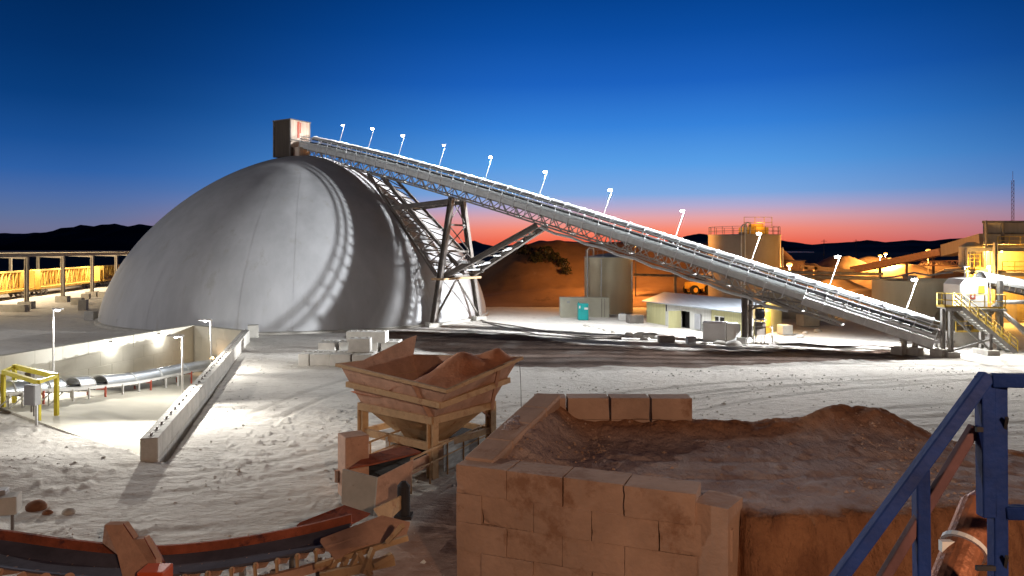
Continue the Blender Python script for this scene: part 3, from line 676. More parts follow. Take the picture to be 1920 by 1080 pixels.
def tube_conveyor():
    ctl = [Q(-60, 740, 36), Q(60, 729, 39), Q(150, 724, 42.5), Q(250, 713, 48), Q(330, 697, 54), Q(420, 681, 63.5)]
    def P(t):
        t *= len(ctl)-1; i = min(int(t), len(ctl)-2); f = t-i
        p0 = ctl[max(0, i-1)]; p1 = ctl[i]; p2 = ctl[i+1]; p3 = ctl[min(len(ctl)-1, i+2)]
        return .5*((2*p1)+(p2-p0)*f+(2*p0-5*p1+4*p2-p3)*f*f+(3*p1-p0-3*p2+p3)*f**3)
    root = T('covered_conveyor', 'silver half-round covered belt conveyor climbing out of the sunken ramp', 'conveyor', P(.2))
    def ring(t, r, n=14, z=0):
        p = P(t); d = (P(t+.01)-p); s = Vector((d.y, -d.x, 0)).normalized()
        return [p+s*r*math.cos(math.pi*i/n)+Z*(z+r*1.0*math.sin(math.pi*i/n)) for i in range(n+1)]
    def cover(t0, t1, r=.52, n=10):
        m = MB(); ts = [t0+(t1-t0)*k/n for k in range(n+1)]
        m.sweep([ring(t, r)+ring(t, r-.03)[::-1] for t in ts]); o = m.build('cover', m_silver, root, smooth=False)
        for t in (t0, t1): MB().sweep([ring(t-.0012, r+.03)+ring(t-.0012, r-.04)[::-1], ring(t+.0012, r+.03)+ring(t+.0012, r-.04)[::-1]]).build('band', m_steel, o)
        return o
    cuts = [0, .19, .245, .335, .365, .425, .45, .62, .80, .985]
    px = lambda t: 960+F*P(t).x/P(t).y
    def t_at(x): return min((k/800 for k in range(800)), key=lambda t: abs(px(t)-x))
    e = [(-40, 16), (17, 48), (53, 76), (80, 109), (136, 164), (187, 240), (241, 290), (291, 340), (341, 408)]
    for a, b in e: cover(t_at(a), t_at(b))
    ts = [k/40 for k in range(40)]
    MB().sweep([[P(t)+Z*.02+Vector((-.35, 0, 0)), P(t)+Z*.02+Vector((.35, 0, 0)), P(t)+Z*.1+Vector((.35, 0, 0)), P(t)+Z*.1+Vector((-.35, 0, 0))] for t in ts]).build('belt', m_belt, root)
    for k in (-1, 1):
        pr = None; sg = MB()
        for t in ts:
            p = P(t); d = P(t+.01)-p; s = Vector((d.y, -d.x, 0)).normalized()*.5*k; q = p+s-Z*.1
            if pr: sg.beam(pr, q, .07, .18)
            pr = q
        sg.build('stringer', m_wpaint, root)
    for k, x in enumerate((28, 66, 120, 150, 181, 214, 245, 268, 297, 320, 345, 370)):
        t = t_at(x); p = P(t); d = P(t+.01)-p; s = Vector((d.y, -d.x, 0)).normalized()*.55
        m = MB()
        for sg_ in (-1, 1):
            q = p+s*sg_; z = float(floor_z(q.x, q.y)); m.beam(Vector((q.x, q.y, z)), q-Z*.1, .09)
        m.beam(p-s-Z*.24, p+s-Z*.24, .08, .12); m.build('trestle', (m_redst if k % 3 == 1 else m_wpaint), root)
    for k in range(30):
        t = .02+.95*k/30; p = P(t); d = P(t+.01)-p; s = Vector((d.y, -d.x, 0)).normalized()*.45
        MB().tube(p-s-Z*.22, p+s-Z*.22, .05, 8).build('return_idler', m_dsteel, root)
    fr = MB(); a = t_at(10)
    for k in range(5):
        p = P(t_at(-20+k*25)); fr.beam(p+Vector((.5, -.3, -.1)), p+Vector((.9, -.9, -.75)), .06); fr.beam(p+Vector((.9, -.9, -.75)), p+Vector((1.4, -.4, -.1)), .05)
    fr.build('impact_frame', m_steel, root)
tube_conveyor()
def gantry():
    root = T('yellow_gantry', 'bright yellow steel gantry straddling the silver conveyor', 'gantry', G(72, 790))
    zt = 1.82
    nr = G(72, 790); fr = G(106, 775); nl = G(6, 697, zt); fl_ = G(27, 687, zt); nl.z = 0; fl_.z = 0
    for p in (nr, fr, nl, fl_): MB().beam(p-Z*.1, p+Z*(zt-.1), .17, .17).build('post', m_yellow, root)
    b = MB(); b.beam(nr+Z*zt, nl+Z*zt, .16, .2); b.build('beam', m_yellow, root)
    MB().beam(fr+Z*zt, fl_+Z*zt, .22, .24).build('beam', m_yellow, root)
    MB().beam(nr+Z*(zt+.002), fr+Z*(zt+.002), .13, .16).build('cross_tie', m_yellow, root); MB().beam(nl+Z*(zt+.002), fl_+Z*(zt+.002), .13, .16).build('cross_tie', m_yellow, root)
    MB().box(fr.lerp(fl_, .62)+Z*(zt-.3), (.32, .3, .34)).tube(fr.lerp(fl_, .62)+Z*(zt-.45), fr.lerp(fl_, .62)+Z*(zt-.8), .03, 6).build('hoist', m_dsteel, root)
    c = Q(61, 740, 33.3); r = T('control_box', 'grey electrical control box on a post in front of the yellow gantry', 'control box', (c.x, c.y, 0))
    o = MB().box(c, (.62, .34, .92), -.25).build('enclosure', m_grey, r, bevel=.02)
    MB().box(c+Vector((-.02, -.19, 0)), (.52, .02, .82), -.25).build('door', m_grey, o)
    MB().beam(c+Vector((.15, .05, -.45)), Vector((c.x+.15, c.y+.05, -.1)), .09).build('post', m_steel, r)
    MB().tube(c+Vector((-.05, 0, -.46)), c+Vector((-.05, 0, -.8)), .035, 6).tube(c+Vector((.05, 0, -.46)), c+Vector((.0, .1, -1.0)), .03, 6).build('conduit', m_dsteel, r)
gantry()

# ------------------------------------------------------------------ rail shed on the left
RD = Vector((-.2, 1, 0)).normalized(); RN = Vector((RD.y, -RD.x, 0))
TR0 = Vector((-80.5, 115, 0))
def tp(k, u=0, z=0): return TR0+RD*k+RN*u+Z*z
def shed():
    c0 = Q(50, 578, 100); c0.z = 0
    off = (c0-TR0).dot(RN); k0 = (c0-TR0).dot(RD)
    root = T('rail_shed', 'long open-sided canopy on slim columns over the yellow railcars', 'shed', tp(k0, off))
    sp = 12.2; zt = 7.5
    for i in range(-1, 7):
        k = k0+sp*i
        for u, nm in ((off, 0), (-off-1, 1)):
            MB().ibeam(tp(k, u, 0), tp(k, u, zt-.3), .42, .42, .08).build('column', m_shed, root)
        MB().box(tp(k, off, .35), (1.7, 1.5, 1.1), .2).build('footing', m_conc, root, bevel=.05)
        f = MB(); cxx = (off-off-1)/2
        f.add([tp(k-.12, off, zt-.8), tp(k-.12, off-.9, zt-.75), tp(k-.12, -.5, zt-.15), tp(k-.12, -off-.1, zt-.75), tp(k-.12, -off-1, zt-.8), tp(k-.12, -off-1, zt), tp(k-.12, off, zt),
               tp(k+.12, off, zt-.8), tp(k+.12, off-.9, zt-.75), tp(k+.12, -.5, zt-.15), tp(k+.12, -off-.1, zt-.75), tp(k+.12, -off-1, zt-.8), tp(k+.12, -off-1, zt), tp(k+.12, off, zt)],
              [(0, 1, 2, 3, 4, 5, 6), (13, 12, 11, 10, 9, 8, 7)]+[(j, (j+1) % 7, 7+(j+1) % 7, 7+j) for j in range(7)])
        f.build('rafter', m_shed, root)
    e = MB(); e.beam(tp(k0-16, off+.12, zt-.25), tp(k0+sp*6.4, off+.12, zt-.25), .14, .5); e.build('eave_beam', m_shed, root)
    MB().slab([tp(k0-18, off+.9, zt+.1), tp(k0+sp*6.5, off+.9, zt+.1), tp(k0+sp*6.5, -off-1.9, zt+.1), tp(k0-18, -off-1.9, zt+.1)], Z*.2).build('roof', m_dsteel, root)
    for i in range(6):
        k = k0-9+sp*i; p = tp(k, 1.6, zt-.45); r = T('assumed_shed_lamp', 'assumed ceiling lamp under the rail canopy, %s bay from the near end' % ORD[i], 'lamp', p+Z*.45, 'assumed ceiling lamps under the rail canopy')  # unseen lamps, assumed from the warm light under the roof
        hb = MB().box(p+Z*.2, (.9, .4, .14)).build('lamp_head', m_dsteel, r); MB().box(p+Z*.11, (.7, .3, .03)).build('lens', m_lensd, hb); MB().tube(p+Z*.25, p+Z*.5, .03, 6).build('stem', m_dsteel, r)
        light('lamp_light', 'POINT', p-Z*.15, E_SHED, (1, .82, .56), r, .3)
    # track
    t = MB()
    for u in (-.75, .75): t.beam(tp(-60, u, .12), tp(120, u, .12), .1, .18)
    tr = t.build('railway_track', m_dsteel, org=tp(0)); tr['kind'] = 'structure'
shed()
def railcar():
    Lc = 30.0; root = T('railcar', 'x', 'railcar', (0, 0, 0), 'yellow railcars under the canopy')
    MB().box((0, 0, 1.15), (Lc-.6, 2.5, .35)).box((0, 0, .95), (Lc*.5, .5, .4)).build('deck', m_railcar, root)
    for s in (-1, 1):
        b = MB().box((s*(Lc/2-.55), 0, 2.75), (.3, 2.7, 3.1)).box((s*(Lc/2-1.7), 0, 2.75), (2.2, .5, 3.05)); b.build('bulkhead', m_railcar, root, bevel=.03)
        for k in (-1, 1):
            for q in (-.9, .9): MB().tube((s*(Lc/2-3.2)+q, k*.75-.07, .48), (s*(Lc/2-3.2)+q, k*.75+.07, .48), .46, 16).build('wheel', m_dsteel, root)
        MB().box((s*(Lc/2-3.2), 0, .62), (2.8, 1.9, .3)).build('bogie', m_dsteel, root)
        MB().box((s*(Lc/2-.1), 0, .95), (.6, .3, .3)).build('coupler', m_dsteel, root)
    MB().box((0, 0, 4.2), (Lc-.9, .55, .28)).box((0, 0, 1.42), (Lc-.9, .5, .2)).build('top_beam', m_railcar, root)
    w = MB(); n = 20; x0 = -Lc/2+2.9; dx = (Lc-5.8)/n
    for i in range(n+1):
        x = x0+i*dx
        for y in (-.16, .16): w.beam((x, y, 1.4), (x, y*.6, 4.1), .16)
        if i < n and i % 2 == 0: w.beam((x, -.2, 1.5), (x+dx, -.2, 4.0), .14)
        if i < n and i % 4 == 1: w.beam((x, .2, 4.0), (x+dx, .2, 1.5), .14)
    w.build('center_beam', m_railcar, root)
    return root
rz = math.atan2(RD.y, RD.x)
r0 = railcar()
for i, k in enumerate((-5.6, 25.6, 56.8)):
    o = r0 if i == 0 else dup(r0, (0, 0, 0))
    o.location = tp(k, 0, .18); o.rotation_euler = (0, 0, rz)
    o['label'] = ('yellow centre-beam railcar at the left edge under the canopy, its end bulkhead showing', 'yellow centre-beam railcar in the middle, whole side seen between canopy columns', 'yellow centre-beam railcar farthest back, partly hidden by the dome')[i]

# ------------------------------------------------------------------ loose concrete blocks
def rough_box(c, d, m, amp=.018, n=7):
    """a cast block with slightly uneven faces and chipped edges"""
    b = MB(); h = Vector(d)/2; off = Vector((random.uniform(0, 50), random.uniform(0, 50), random.uniform(0, 50)))
    ax = ((0, 1, 2), (1, 2, 0), (2, 0, 1))
    for a, u, v in ax:
        for sg in (-1, 1):
            vs = []
            for i in range(n+1):
                for j in range(n+1):
                    p = [0, 0, 0]; p[a] = sg*h[a]; p[u] = (2*i/n-1)*h[u]*sg; p[v] = (2*j/n-1)*h[v]; p = Vector(p)
                    q = p+off; k = float(fbm(np.array(q.x*2.3+q.z*1.7), np.array(q.y*2.3-q.z*1.1), 3, 3))
                    e = sorted((abs(abs(p[t])-h[t]) for t in range(3)))
                    chip = max(0, k-.1)*.30 if e[1] < 1e-4 else 0
                    vs.append(Vector(c)+m @ (p*(1+amp*k*2-chip)))
            b.add(vs, [(i*(n+1)+j, (i+1)*(n+1)+j, (i+1)*(n+1)+j+1, i*(n+1)+j+1) for i in range(n) for j in range(n)])
    return b
def block(c, d, rz, label, group, mat=m_white, studs=2, name='concrete_block', tilt=0):
    c = Vector(c); root = T(name, label, 'block', c, group)
    m = Matrix.Rotation(rz, 3, 'Z') @ Matrix.Rotation(tilt, 3, 'X')
    if name == 'wall_block': rough_box(c+m @ Vector((0, 0, d[2]/2)), d, m).build('body', mat, root)
    else: MB().box(c+m @ Vector((0, 0, d[2]/2)), d, m=m).build('body', mat, root, bevel=.03)
    if studs:
        for k in range(studs):
            p = c+m @ Vector((d[0]*((k+.5)/studs-.5), 0, d[2]+.03)); MB().box(p, (.22, .22, .07), m=m).build('stud', m_conc, root, bevel=.015)
    return root
yb = Vector((1, 0, 0))
def stackb(px, py, w, dp, h, rz, label, z=0, studs=3, mat=m_white):
    p = G(px, py, z)
    return block((p.x, p.y+dp/2, z), (w, dp, h), rz, label, 'pale blocks laid out beside the dome', mat, studs)
stackb(569, 686, .74, 2.1, .82, .0, 'pale studded block at the left end of the front row near the dome', studs=2)
stackb(599, 686, 1.36, 2.0, .80, .02, 'wide pale studded block second from the left in the front row near the dome', studs=4)
stackb(638, 687, 1.40, 2.2, .82, -.02, 'wide pale studded block third in the front row, left of the rusty hopper', studs=4)
stackb(678, 687, 1.36, 2.0, .80, .02, 'pale block in the front row, mostly behind the hopper rim', studs=4)
stackb(612, 662, 1.3, 1.9, .8, .0, 'pale block in the back row behind the wide front block', studs=4)
stackb(650, 661, 1.3, 1.9, .8, .05, 'pale block in the back row under the upper pair', studs=4)
stackb(690, 660, 1.5, 1.9, .8, .0, 'pale block in the back row supporting the top blocks', studs=4)
stackb(731, 660, 1.4, 1.8, .8, .0, 'low pale block at the right end of the back row', studs=3)
stackb(672, 661, 1.5, 1.2, .95, .06, 'pale block on top of the stack, front left one', z=.83, studs=3)
stackb(700, 643, 1.9, 1.3, .85, -.04, 'long pale block on top of the stack, right rear one', z=.83, studs=3)
stackb(665, 641, 1.3, 1.1, .80, -.04, 'pale block on top of the stack, left rear one', z=.83, studs=3)
for i, (px, py, w, dp, h, lb) in enumerate([(16, 584, 4.2, 1.0, .9, 'long low concrete barrier at the left edge in front of the canopy'), (141, 571, 1.5, 1.2, 1.0, 'small block left of the dome beside a canopy footing'),
        (151, 582, 1.0, 1.2, 1.4, 'dark upright block just left of the dome, behind the curved row'), (166, 600, 1.1, 1.0, 1.0, 'block in the curved row along the dome, farthest from the camera'),
        (194, 609, .95, 1.0, 1.05, 'block in the curved row along the dome, second from the far end'), (228, 617, 1.2, 1.0, 1.05, 'block in the curved row along the dome, above the cream wall'),
        (283, 622, 1.4, 1.0, .75, 'low block in the curved row nearest the sunken ramp'), (189, 557, 1.2, 1.2, .9, 'pale block beside the dome edge near the rails'), (157, 561, 1.2, 1.2, .9, 'pale block between canopy footings and dome')]):
    p = G(px, py); block((p.x, p.y+dp/2, -.05), (w, dp, h), .15*(i % 3), lb, 'blocks strung along the dome', m_conc, 0)

# ------------------------------------------------------------------ hopper
def hopper():
    e1 = Vector((.788, -.616, 0)); e2 = Vector((.616, .788, 0))
    FR = Vector((-2.79, 25.7, 0)); FL = FR-e1*3.7; BR = FR+e2*3.2; BL = FL+e2*3.2
    A = FL-e1*.95-e2*.35+Z*3.56; B = FR+e1*1.15-e2*.5+Z*3.28; C = B+e2*4.0+Z*.62; D = A+e2*3.9-Z*.1
    root = T('loading_hopper', 'rusty yellow loading hopper on four legs in the middle of the yard', 'hopper', FR)
    zr = 2.02
    M4 = [FL+Z*zr, FR+Z*zr, BR+Z*zr, BL+Z*zr]
    cen = (FL+FR+BR+BL)/4
    def out(k, z): return [cen+(p-cen)*k+Z*z for p in (FL, FR, BR, BL)]
    O = out(.34, .75)
    up = MB()
    for i in range(4):
        j = (i+1) % 4; top = [A, B, C, D]; up.add([M4[i], M4[j], top[j], top[i]], [(0, 1, 2, 3)])
    u = up.build('upper_flare', m_rust2, root, solid=.05)
    lo = MB()
    for i in range(4):
        j = (i+1) % 4; lo.add([O[i], O[j], M4[j], M4[i]], [(0, 1, 2, 3)])
    lo.build('cone', m_rust, root, solid=.05)
    MB().prism([tuple(p[:2]) for p in out(.34, 0)], .45, .76).build('outlet', m_rust2, root)
    # raised back plate
    bp = MB(); p0 = D+Z*.0; p1 = D.lerp(C, .12); bp.slab([A.lerp(D, .25), D, D+Z*.85+e2*.2, A.lerp(D, .92)+Z*.75], e1*.05); bp.build('splash_plate', m_rust2, root)
    # rim and band channels
    def ring(k, name, w, h, mat):
        m = MB(); q = [M4[i].lerp([A, B, C, D][i], k) for i in range(4)]
        for i in range(4):
            a, b = q[i], q[(i+1) % 4]; d = (b-a).normalized(); a2 = a-d*.12; b2 = b+d*.12
            n = d.cross(Z); m.beam(a2+n*.07, b2+n*.07, w, h)
        m.build(name, mat, root)
    ring(.985, 'rim', .12, .12, m_rust); ring(.52, 'band', .16, .20, m_rust); ring(.0, 'band', .20, .26, m_rust)
    for p in (FL, FR, BR, BL): MB().ibeam(p-Z*.15, p+Z*(zr-.1), .30, .30, .06, e1).build('leg', m_rust, root)
    g = MB(); z = 1.05
    g.beam(FL+Z*z, FR+Z*z, .14, .26).beam(FR+Z*z, BR+Z*z, .14, .22).beam(BR+Z*z, BL+Z*z, .14, .22).beam(BL+Z*z, FL+Z*z, .14, .22); g.build('girder', m_rust, root)
    MB().beam(FR+Z*(zr+.1)-e2*.05, A.lerp(B, .72)-e2*.02, .15, .18).build('corner_strut', m_rust2, root); MB().beam(BR+Z*1.7, B.lerp(C, .7), .12).build('corner_strut', m_rust2, root); MB().beam(BR+Z*1.5, BR+Z*2.1-e2*.8, .08).build('corner_strut', m_rust2, root)
    # ore heaped inside
    n = 40; vs = []; fs = []
    q = [M4[i].lerp([A, B, C, D][i], .55) for i in range(4)]; qt = [M4[i].lerp([A, B, C, D][i], .97) for i in range(4)]
    for i in range(n+1):
        for j in range(n+1):
            a, b = i/n, j/n
            k = sstep(.25, .75, a)
            lowp = (q[0]*(1-a)+q[1]*a)*(1-b)+(q[3]*(1-a)+q[2]*a)*b; hip = (qt[0]*(1-a)+qt[1]*a)*(1-b)+(qt[3]*(1-a)+qt[2]*a)*b
            p = lowp.lerp(hip, float(k))
            edge = min(a, 1-a, b, 1-b)
            p.z += float(k)*(.62*math.exp(-((a-.78)**2/.025+(b-.55)**2/.08))+.42*math.exp(-((a-.9)**2/.012+(b-.88)**2/.02))-.2*math.exp(-((a-.84)**2/.006+(b-.72)**2/.006)))*min(1, edge*9+.12)-.35*(1-float(k))
            p.z += .09*float(fbm(np.array(a*14.), np.array(b*14.), 4, 5))+.05*max(0, float(vnoise(np.array(a*26.), np.array(b*26.), 15))-.6)
            vs.append(p)
    for i in range(n):
        for j in range(n): fs.append((i*(n+1)+j, (i+1)*(n+1)+j, (i+1)*(n+1)+j+1, i*(n+1)+j+1))
    o = MB().add(vs, fs).build('ore_heap', m_ore, org=cen+Z*2.6, smooth=True); tag(o, 'orange ore heaped inside the rusty loading hopper', 'ore')
    # dangling wire
    w = MB().path([B.lerp(C, .93)+Vector((.1, 0, -.05)), B.lerp(C, .93)+Vector((.2, 0, -.3)), B.lerp(C, .93)+Vector((.24, 0, -1.2)), B.lerp(C, .93)+Vector((.25, 0, -2.6))], .012, 5).build('hanging_wire', m_dsteel, root)
    return FR, FL, BR, BL, e1, e2, cen
HFR, HFL, HBR, HBL, HE1, HE2, HCEN = hopper()
def feeder():
    a = HCEN+HE2*2.4; b = Q(672, 0, 23.6); b = Vector((-4.95, 23.4, 0)); d = (b-a); d.z = 0; n = d.length; d.normalize(); s = Vector((d.y, -d.x, 0))
    root = T('belt_feeder', 'rusty dust-caked belt feeder running out from under the hopper', 'feeder', b)
    P = lambda k, u, z: a+d*k+s*u+Z*z
    MB().sweep([[P(k, -.6, .62), P(k, .6, .62), P(k, .6, .68), P(k, -.6, .68)] for k in np.linspace(0, n, 8)]).build('belt', m_dark, root)
    for u in (-.85, .85): MB().beam(P(0, u, .62), P(n, u, .62), .12, .4).build('side_rail', m_rust2, root)
    m = MB()
    for u in (-1.25, 1.25):
        for k in np.linspace(.3, n-1.2, 6): m.beam(P(k, u, .0), P(k, u, 1.15), .06)
        m.beam(P(.3, u, 1.15), P(n-1.2, u, 1.15), .06); m.beam(P(.3, u, .7), P(n-1.2, u, .7), .04)
    m.build('railing', m_rust, root)
    for u in (-1.24, 1.24): MB().slab([P(.3, u, .15), P(n*.55, u, .15), P(n*.55, u, 1.1), P(.3, u, 1.1)], s*.012).build('mesh_screen', m_mesh, root)
    m = MB()
    for k in np.linspace(.4, n-.5, 6):
        for u in (-.8, .8): m.beam(P(k, u, -.1), P(k, u, .6), .12)
    m.build('leg', m_rust2, root)
    # head box with white plate facing the camera
    h = P(n-.3, 0, 0)
    MB().box(h+Vector((-.35, .15, 1.0)), (.8, .8, 2.0), .55).build('head_box', m_rust2, root, bevel=.04)
    c = [Q(642, 880, 22.4), Q(706, 896, 22.0), Q(699, 975, 22.0), Q(640, 945, 22.4)]
    MB().slab(c, Vector((.03, .07, 0))).build('white_plate', m_conc, root)
    c = [Q(706, 897, 22.05), Q(775, 862, 23.4), Q(768, 930, 23.4), Q(700, 955, 22.1)]
    MB().slab(c, Vector((.0, .08, 0))).build('side_plate', m_rust2, root)
    MB().slab([Q(655, 880, 22.8), Q(700, 872, 23.2), Q(790, 850, 24.4), Q(760, 838, 25.0), Q(690, 855, 24)], Z*.05).build('cover_plate', m_rustred, root)
    q = Q(757, 935, 21.2); MB().tube(q-Z*.45, q+Z*.38, .19, 14).tube(q+Z*.38, q+Z*.5, .19, 14, .08).box(q-Z*.5, (.5, .45, .1)).build('drive_motor', m_belt, root)
feeder()
def cross_conveyor():
    ctl = [Q(-160, 976, 17.4), Q(0, 991, 17.3), Q(140, 1010, 17.3), Q(280, 1021, 17.3), Q(420, 1010, 17.5), Q(560, 986, 17.9), Q(660, 962, 18.6)]
    def P(t):
        t *= len(ctl)-1; i = min(int(t), len(ctl)-2); f = t-i
        p0 = ctl[max(0, i-1)]; p1 = ctl[i]; p2 = ctl[i+1]; p3 = ctl[min(len(ctl)-1, i+2)]
        return .5*((2*p1)+(p2-p0)*f+(2*p0-5*p1+4*p2-p3)*f*f+(3*p1-p0-3*p2+p3)*f**3)
    root = T('foreground_conveyor', 'rust-red open belt conveyor sagging across the bottom left corner', 'conveyor', P(.4)-Z*1.0)
    ts = [k/36 for k in range(37)]
    V = Vector((0, -1, 0))
    MB().sweep([[P(t)+V*.02, P(t)+V*.10, P(t)+V*.10-Z*.30, P(t)+V*.02-Z*.30] for t in ts]).build('far_skirt', m_rustred, root)
    bs = []
    for t in ts:
        p = P(t); bs.append([p+V*.14-Z*.20, p+V*.55-Z*.33, p+V*1.0-Z*.33, p+V*1.45-Z*.14, p+V*1.45-Z*.18, p+V*1.0-Z*.37, p+V*.55-Z*.37, p+V*.14-Z*.24])
    MB().sweep(bs).build('belt', m_bluebelt, root, smooth=False)
    MB().sweep([[P(t)+V*1.5-Z*.45, P(t)+V*1.64-Z*.45, P(t)+V*1.64-Z*.65, P(t)+V*1.5-Z*.65] for t in ts]).build('stringer', m_rust2, root)
    for k in range(20):
        t = .03+.94*k/20; p = P(t); m = MB()
        m.tube(p+V*1.0-Z*.40, p+V*1.5-Z*.22, .075, 12); m.tube(p+V*.5-Z*.40, p+V*.98-Z*.42, .075, 12)
        i = m.build('idler', m_rust2, root); MB().beam(p+V*1.5-Z*.55, p+V*1.55-Z*.15, .05, .09).build('bracket', m_rust, i)
    m = MB()
    for k in range(9):
        p = P(.05+.11*k)
        for v in (.1, 1.5): m.beam(Vector((p.x, p.y-v, -.1)), p+V*v-Z*.4, .12)
    m.build('leg', m_dsteel, root)
    # bent guard over the belt and orange motor cover
    g = MB(); poly = [Q(196, 984, 16.6), Q(231, 984, 16.6), Q(250, 1012, 16.4), Q(270, 1010, 16.3), Q(292, 1050, 16.1), Q(300, 1090, 16.0), Q(232, 1090, 16.0), Q(220, 1040, 16.3), Q(192, 1018, 16.6)]
    g.slab(poly, Vector((.04, .16, .02))); g.build('belt_guard', m_rust2, root)
    g = MB(); g.slab([Q(231, 984, 16.6), Q(250, 1012, 16.4), Q(262, 1012, 17.0), Q(240, 986, 17.2)], Z*.04); g.slab([Q(270, 1010, 16.3), Q(292, 1050, 16.1), Q(310, 1056, 16.7), Q(285, 1012, 16.9)], Z*.04); g.build('guard_flange', m_rustred, root)
    q = Q(291, 1080, 15.7); MB().box(q, (.56, .5, .36)).build('motor_cover', M('orange cover', (.62, .10, .03), .55, var=.12), root, bevel=.03)
    q = Q(60, 1072, 15.9)
    for x in (40, 85, 130): 
        p = Q(x, 1084, 15.6); MB().tube(p, p+(p-Vector((0, 0, H))).normalized()*.3, .11, 16).build('roller', m_rust2, root)
    # loading chute at the hopper end
    r = T('loading_chute', 'orange-brown open steel chute where the feeder meets the foreground conveyor', 'chute', Q(690, 1050, 17))
    MB().slab([Q(556, 985, 18.2), Q(640, 952, 19.2), Q(690, 968, 19.0), Q(610, 1010, 17.8), Q(560, 1000, 18.1)], Vector((.05, .12, .03))).build('back_skirt', m_rustred, r)
    MB().slab([Q(600, 1016, 16.6), Q(715, 972, 17.6), Q(768, 985, 17.6), Q(760, 1010, 17.2), Q(613, 1035, 16.4)], Vector((0, .1, .04))).build('top_plate', m_rust2, r)
    MB().slab([Q(610, 1024, 16.5), Q(728, 990, 17.4), Q(728, 1018, 17.4), Q(628, 1050, 16.4), Q(620, 1040, 16.4)], Vector((0, .09, 0))).build('side_skirt', m_rust2, r)
    m = MB()
    for a, b in (((630, 1050), (600, 1095)), ((650, 1046), (628, 1095)), ((672, 1038), (648, 1085)), ((672, 1038), (695, 1080)), ((700, 1028), (680, 1075)), ((727, 1016), (755, 985)), ((735, 1040), (700, 1060))):
        m.beam(Q(*a, 16.5), Q(*b, 16.3), .12, .1)
    m.beam(Q(590, 1062, 16.4), Q(765, 1008, 17.1), .1, .12); m.beam(Q(600, 1082, 16.2), Q(740, 1050, 16.6), .14, .2); m.build('frame', m_rust, r)
    MB().slab([Q(700, 955, 19.8), Q(752, 930, 21), Q(752, 955, 21), Q(720, 985, 19.8)], Vector((0, .1, 0))).build('deflector', m_rust, r)
    p = Q(20, 945, 20.5); r = T('junction_box', 'weathered junction box on thin legs at the left edge behind the foreground belt', 'junction box', (p.x, p.y, 0))
    MB().box(p+Vector((-.12, 0, 0)), (.62, .55, .5), .35).build('enclosure', m_conc, r, bevel=.03)
    MB().box(p+Vector((-.45, .1, .28)), (.5, .4, .2), .35).build('hood', m_grey, r, bevel=.03)
    for dx in (-.3, .12): MB().beam(Vector((p.x+dx, p.y-.1, -.1)), p+Vector((dx, -.1, -.25)), .06).build('leg', m_dsteel, r)
cross_conveyor()

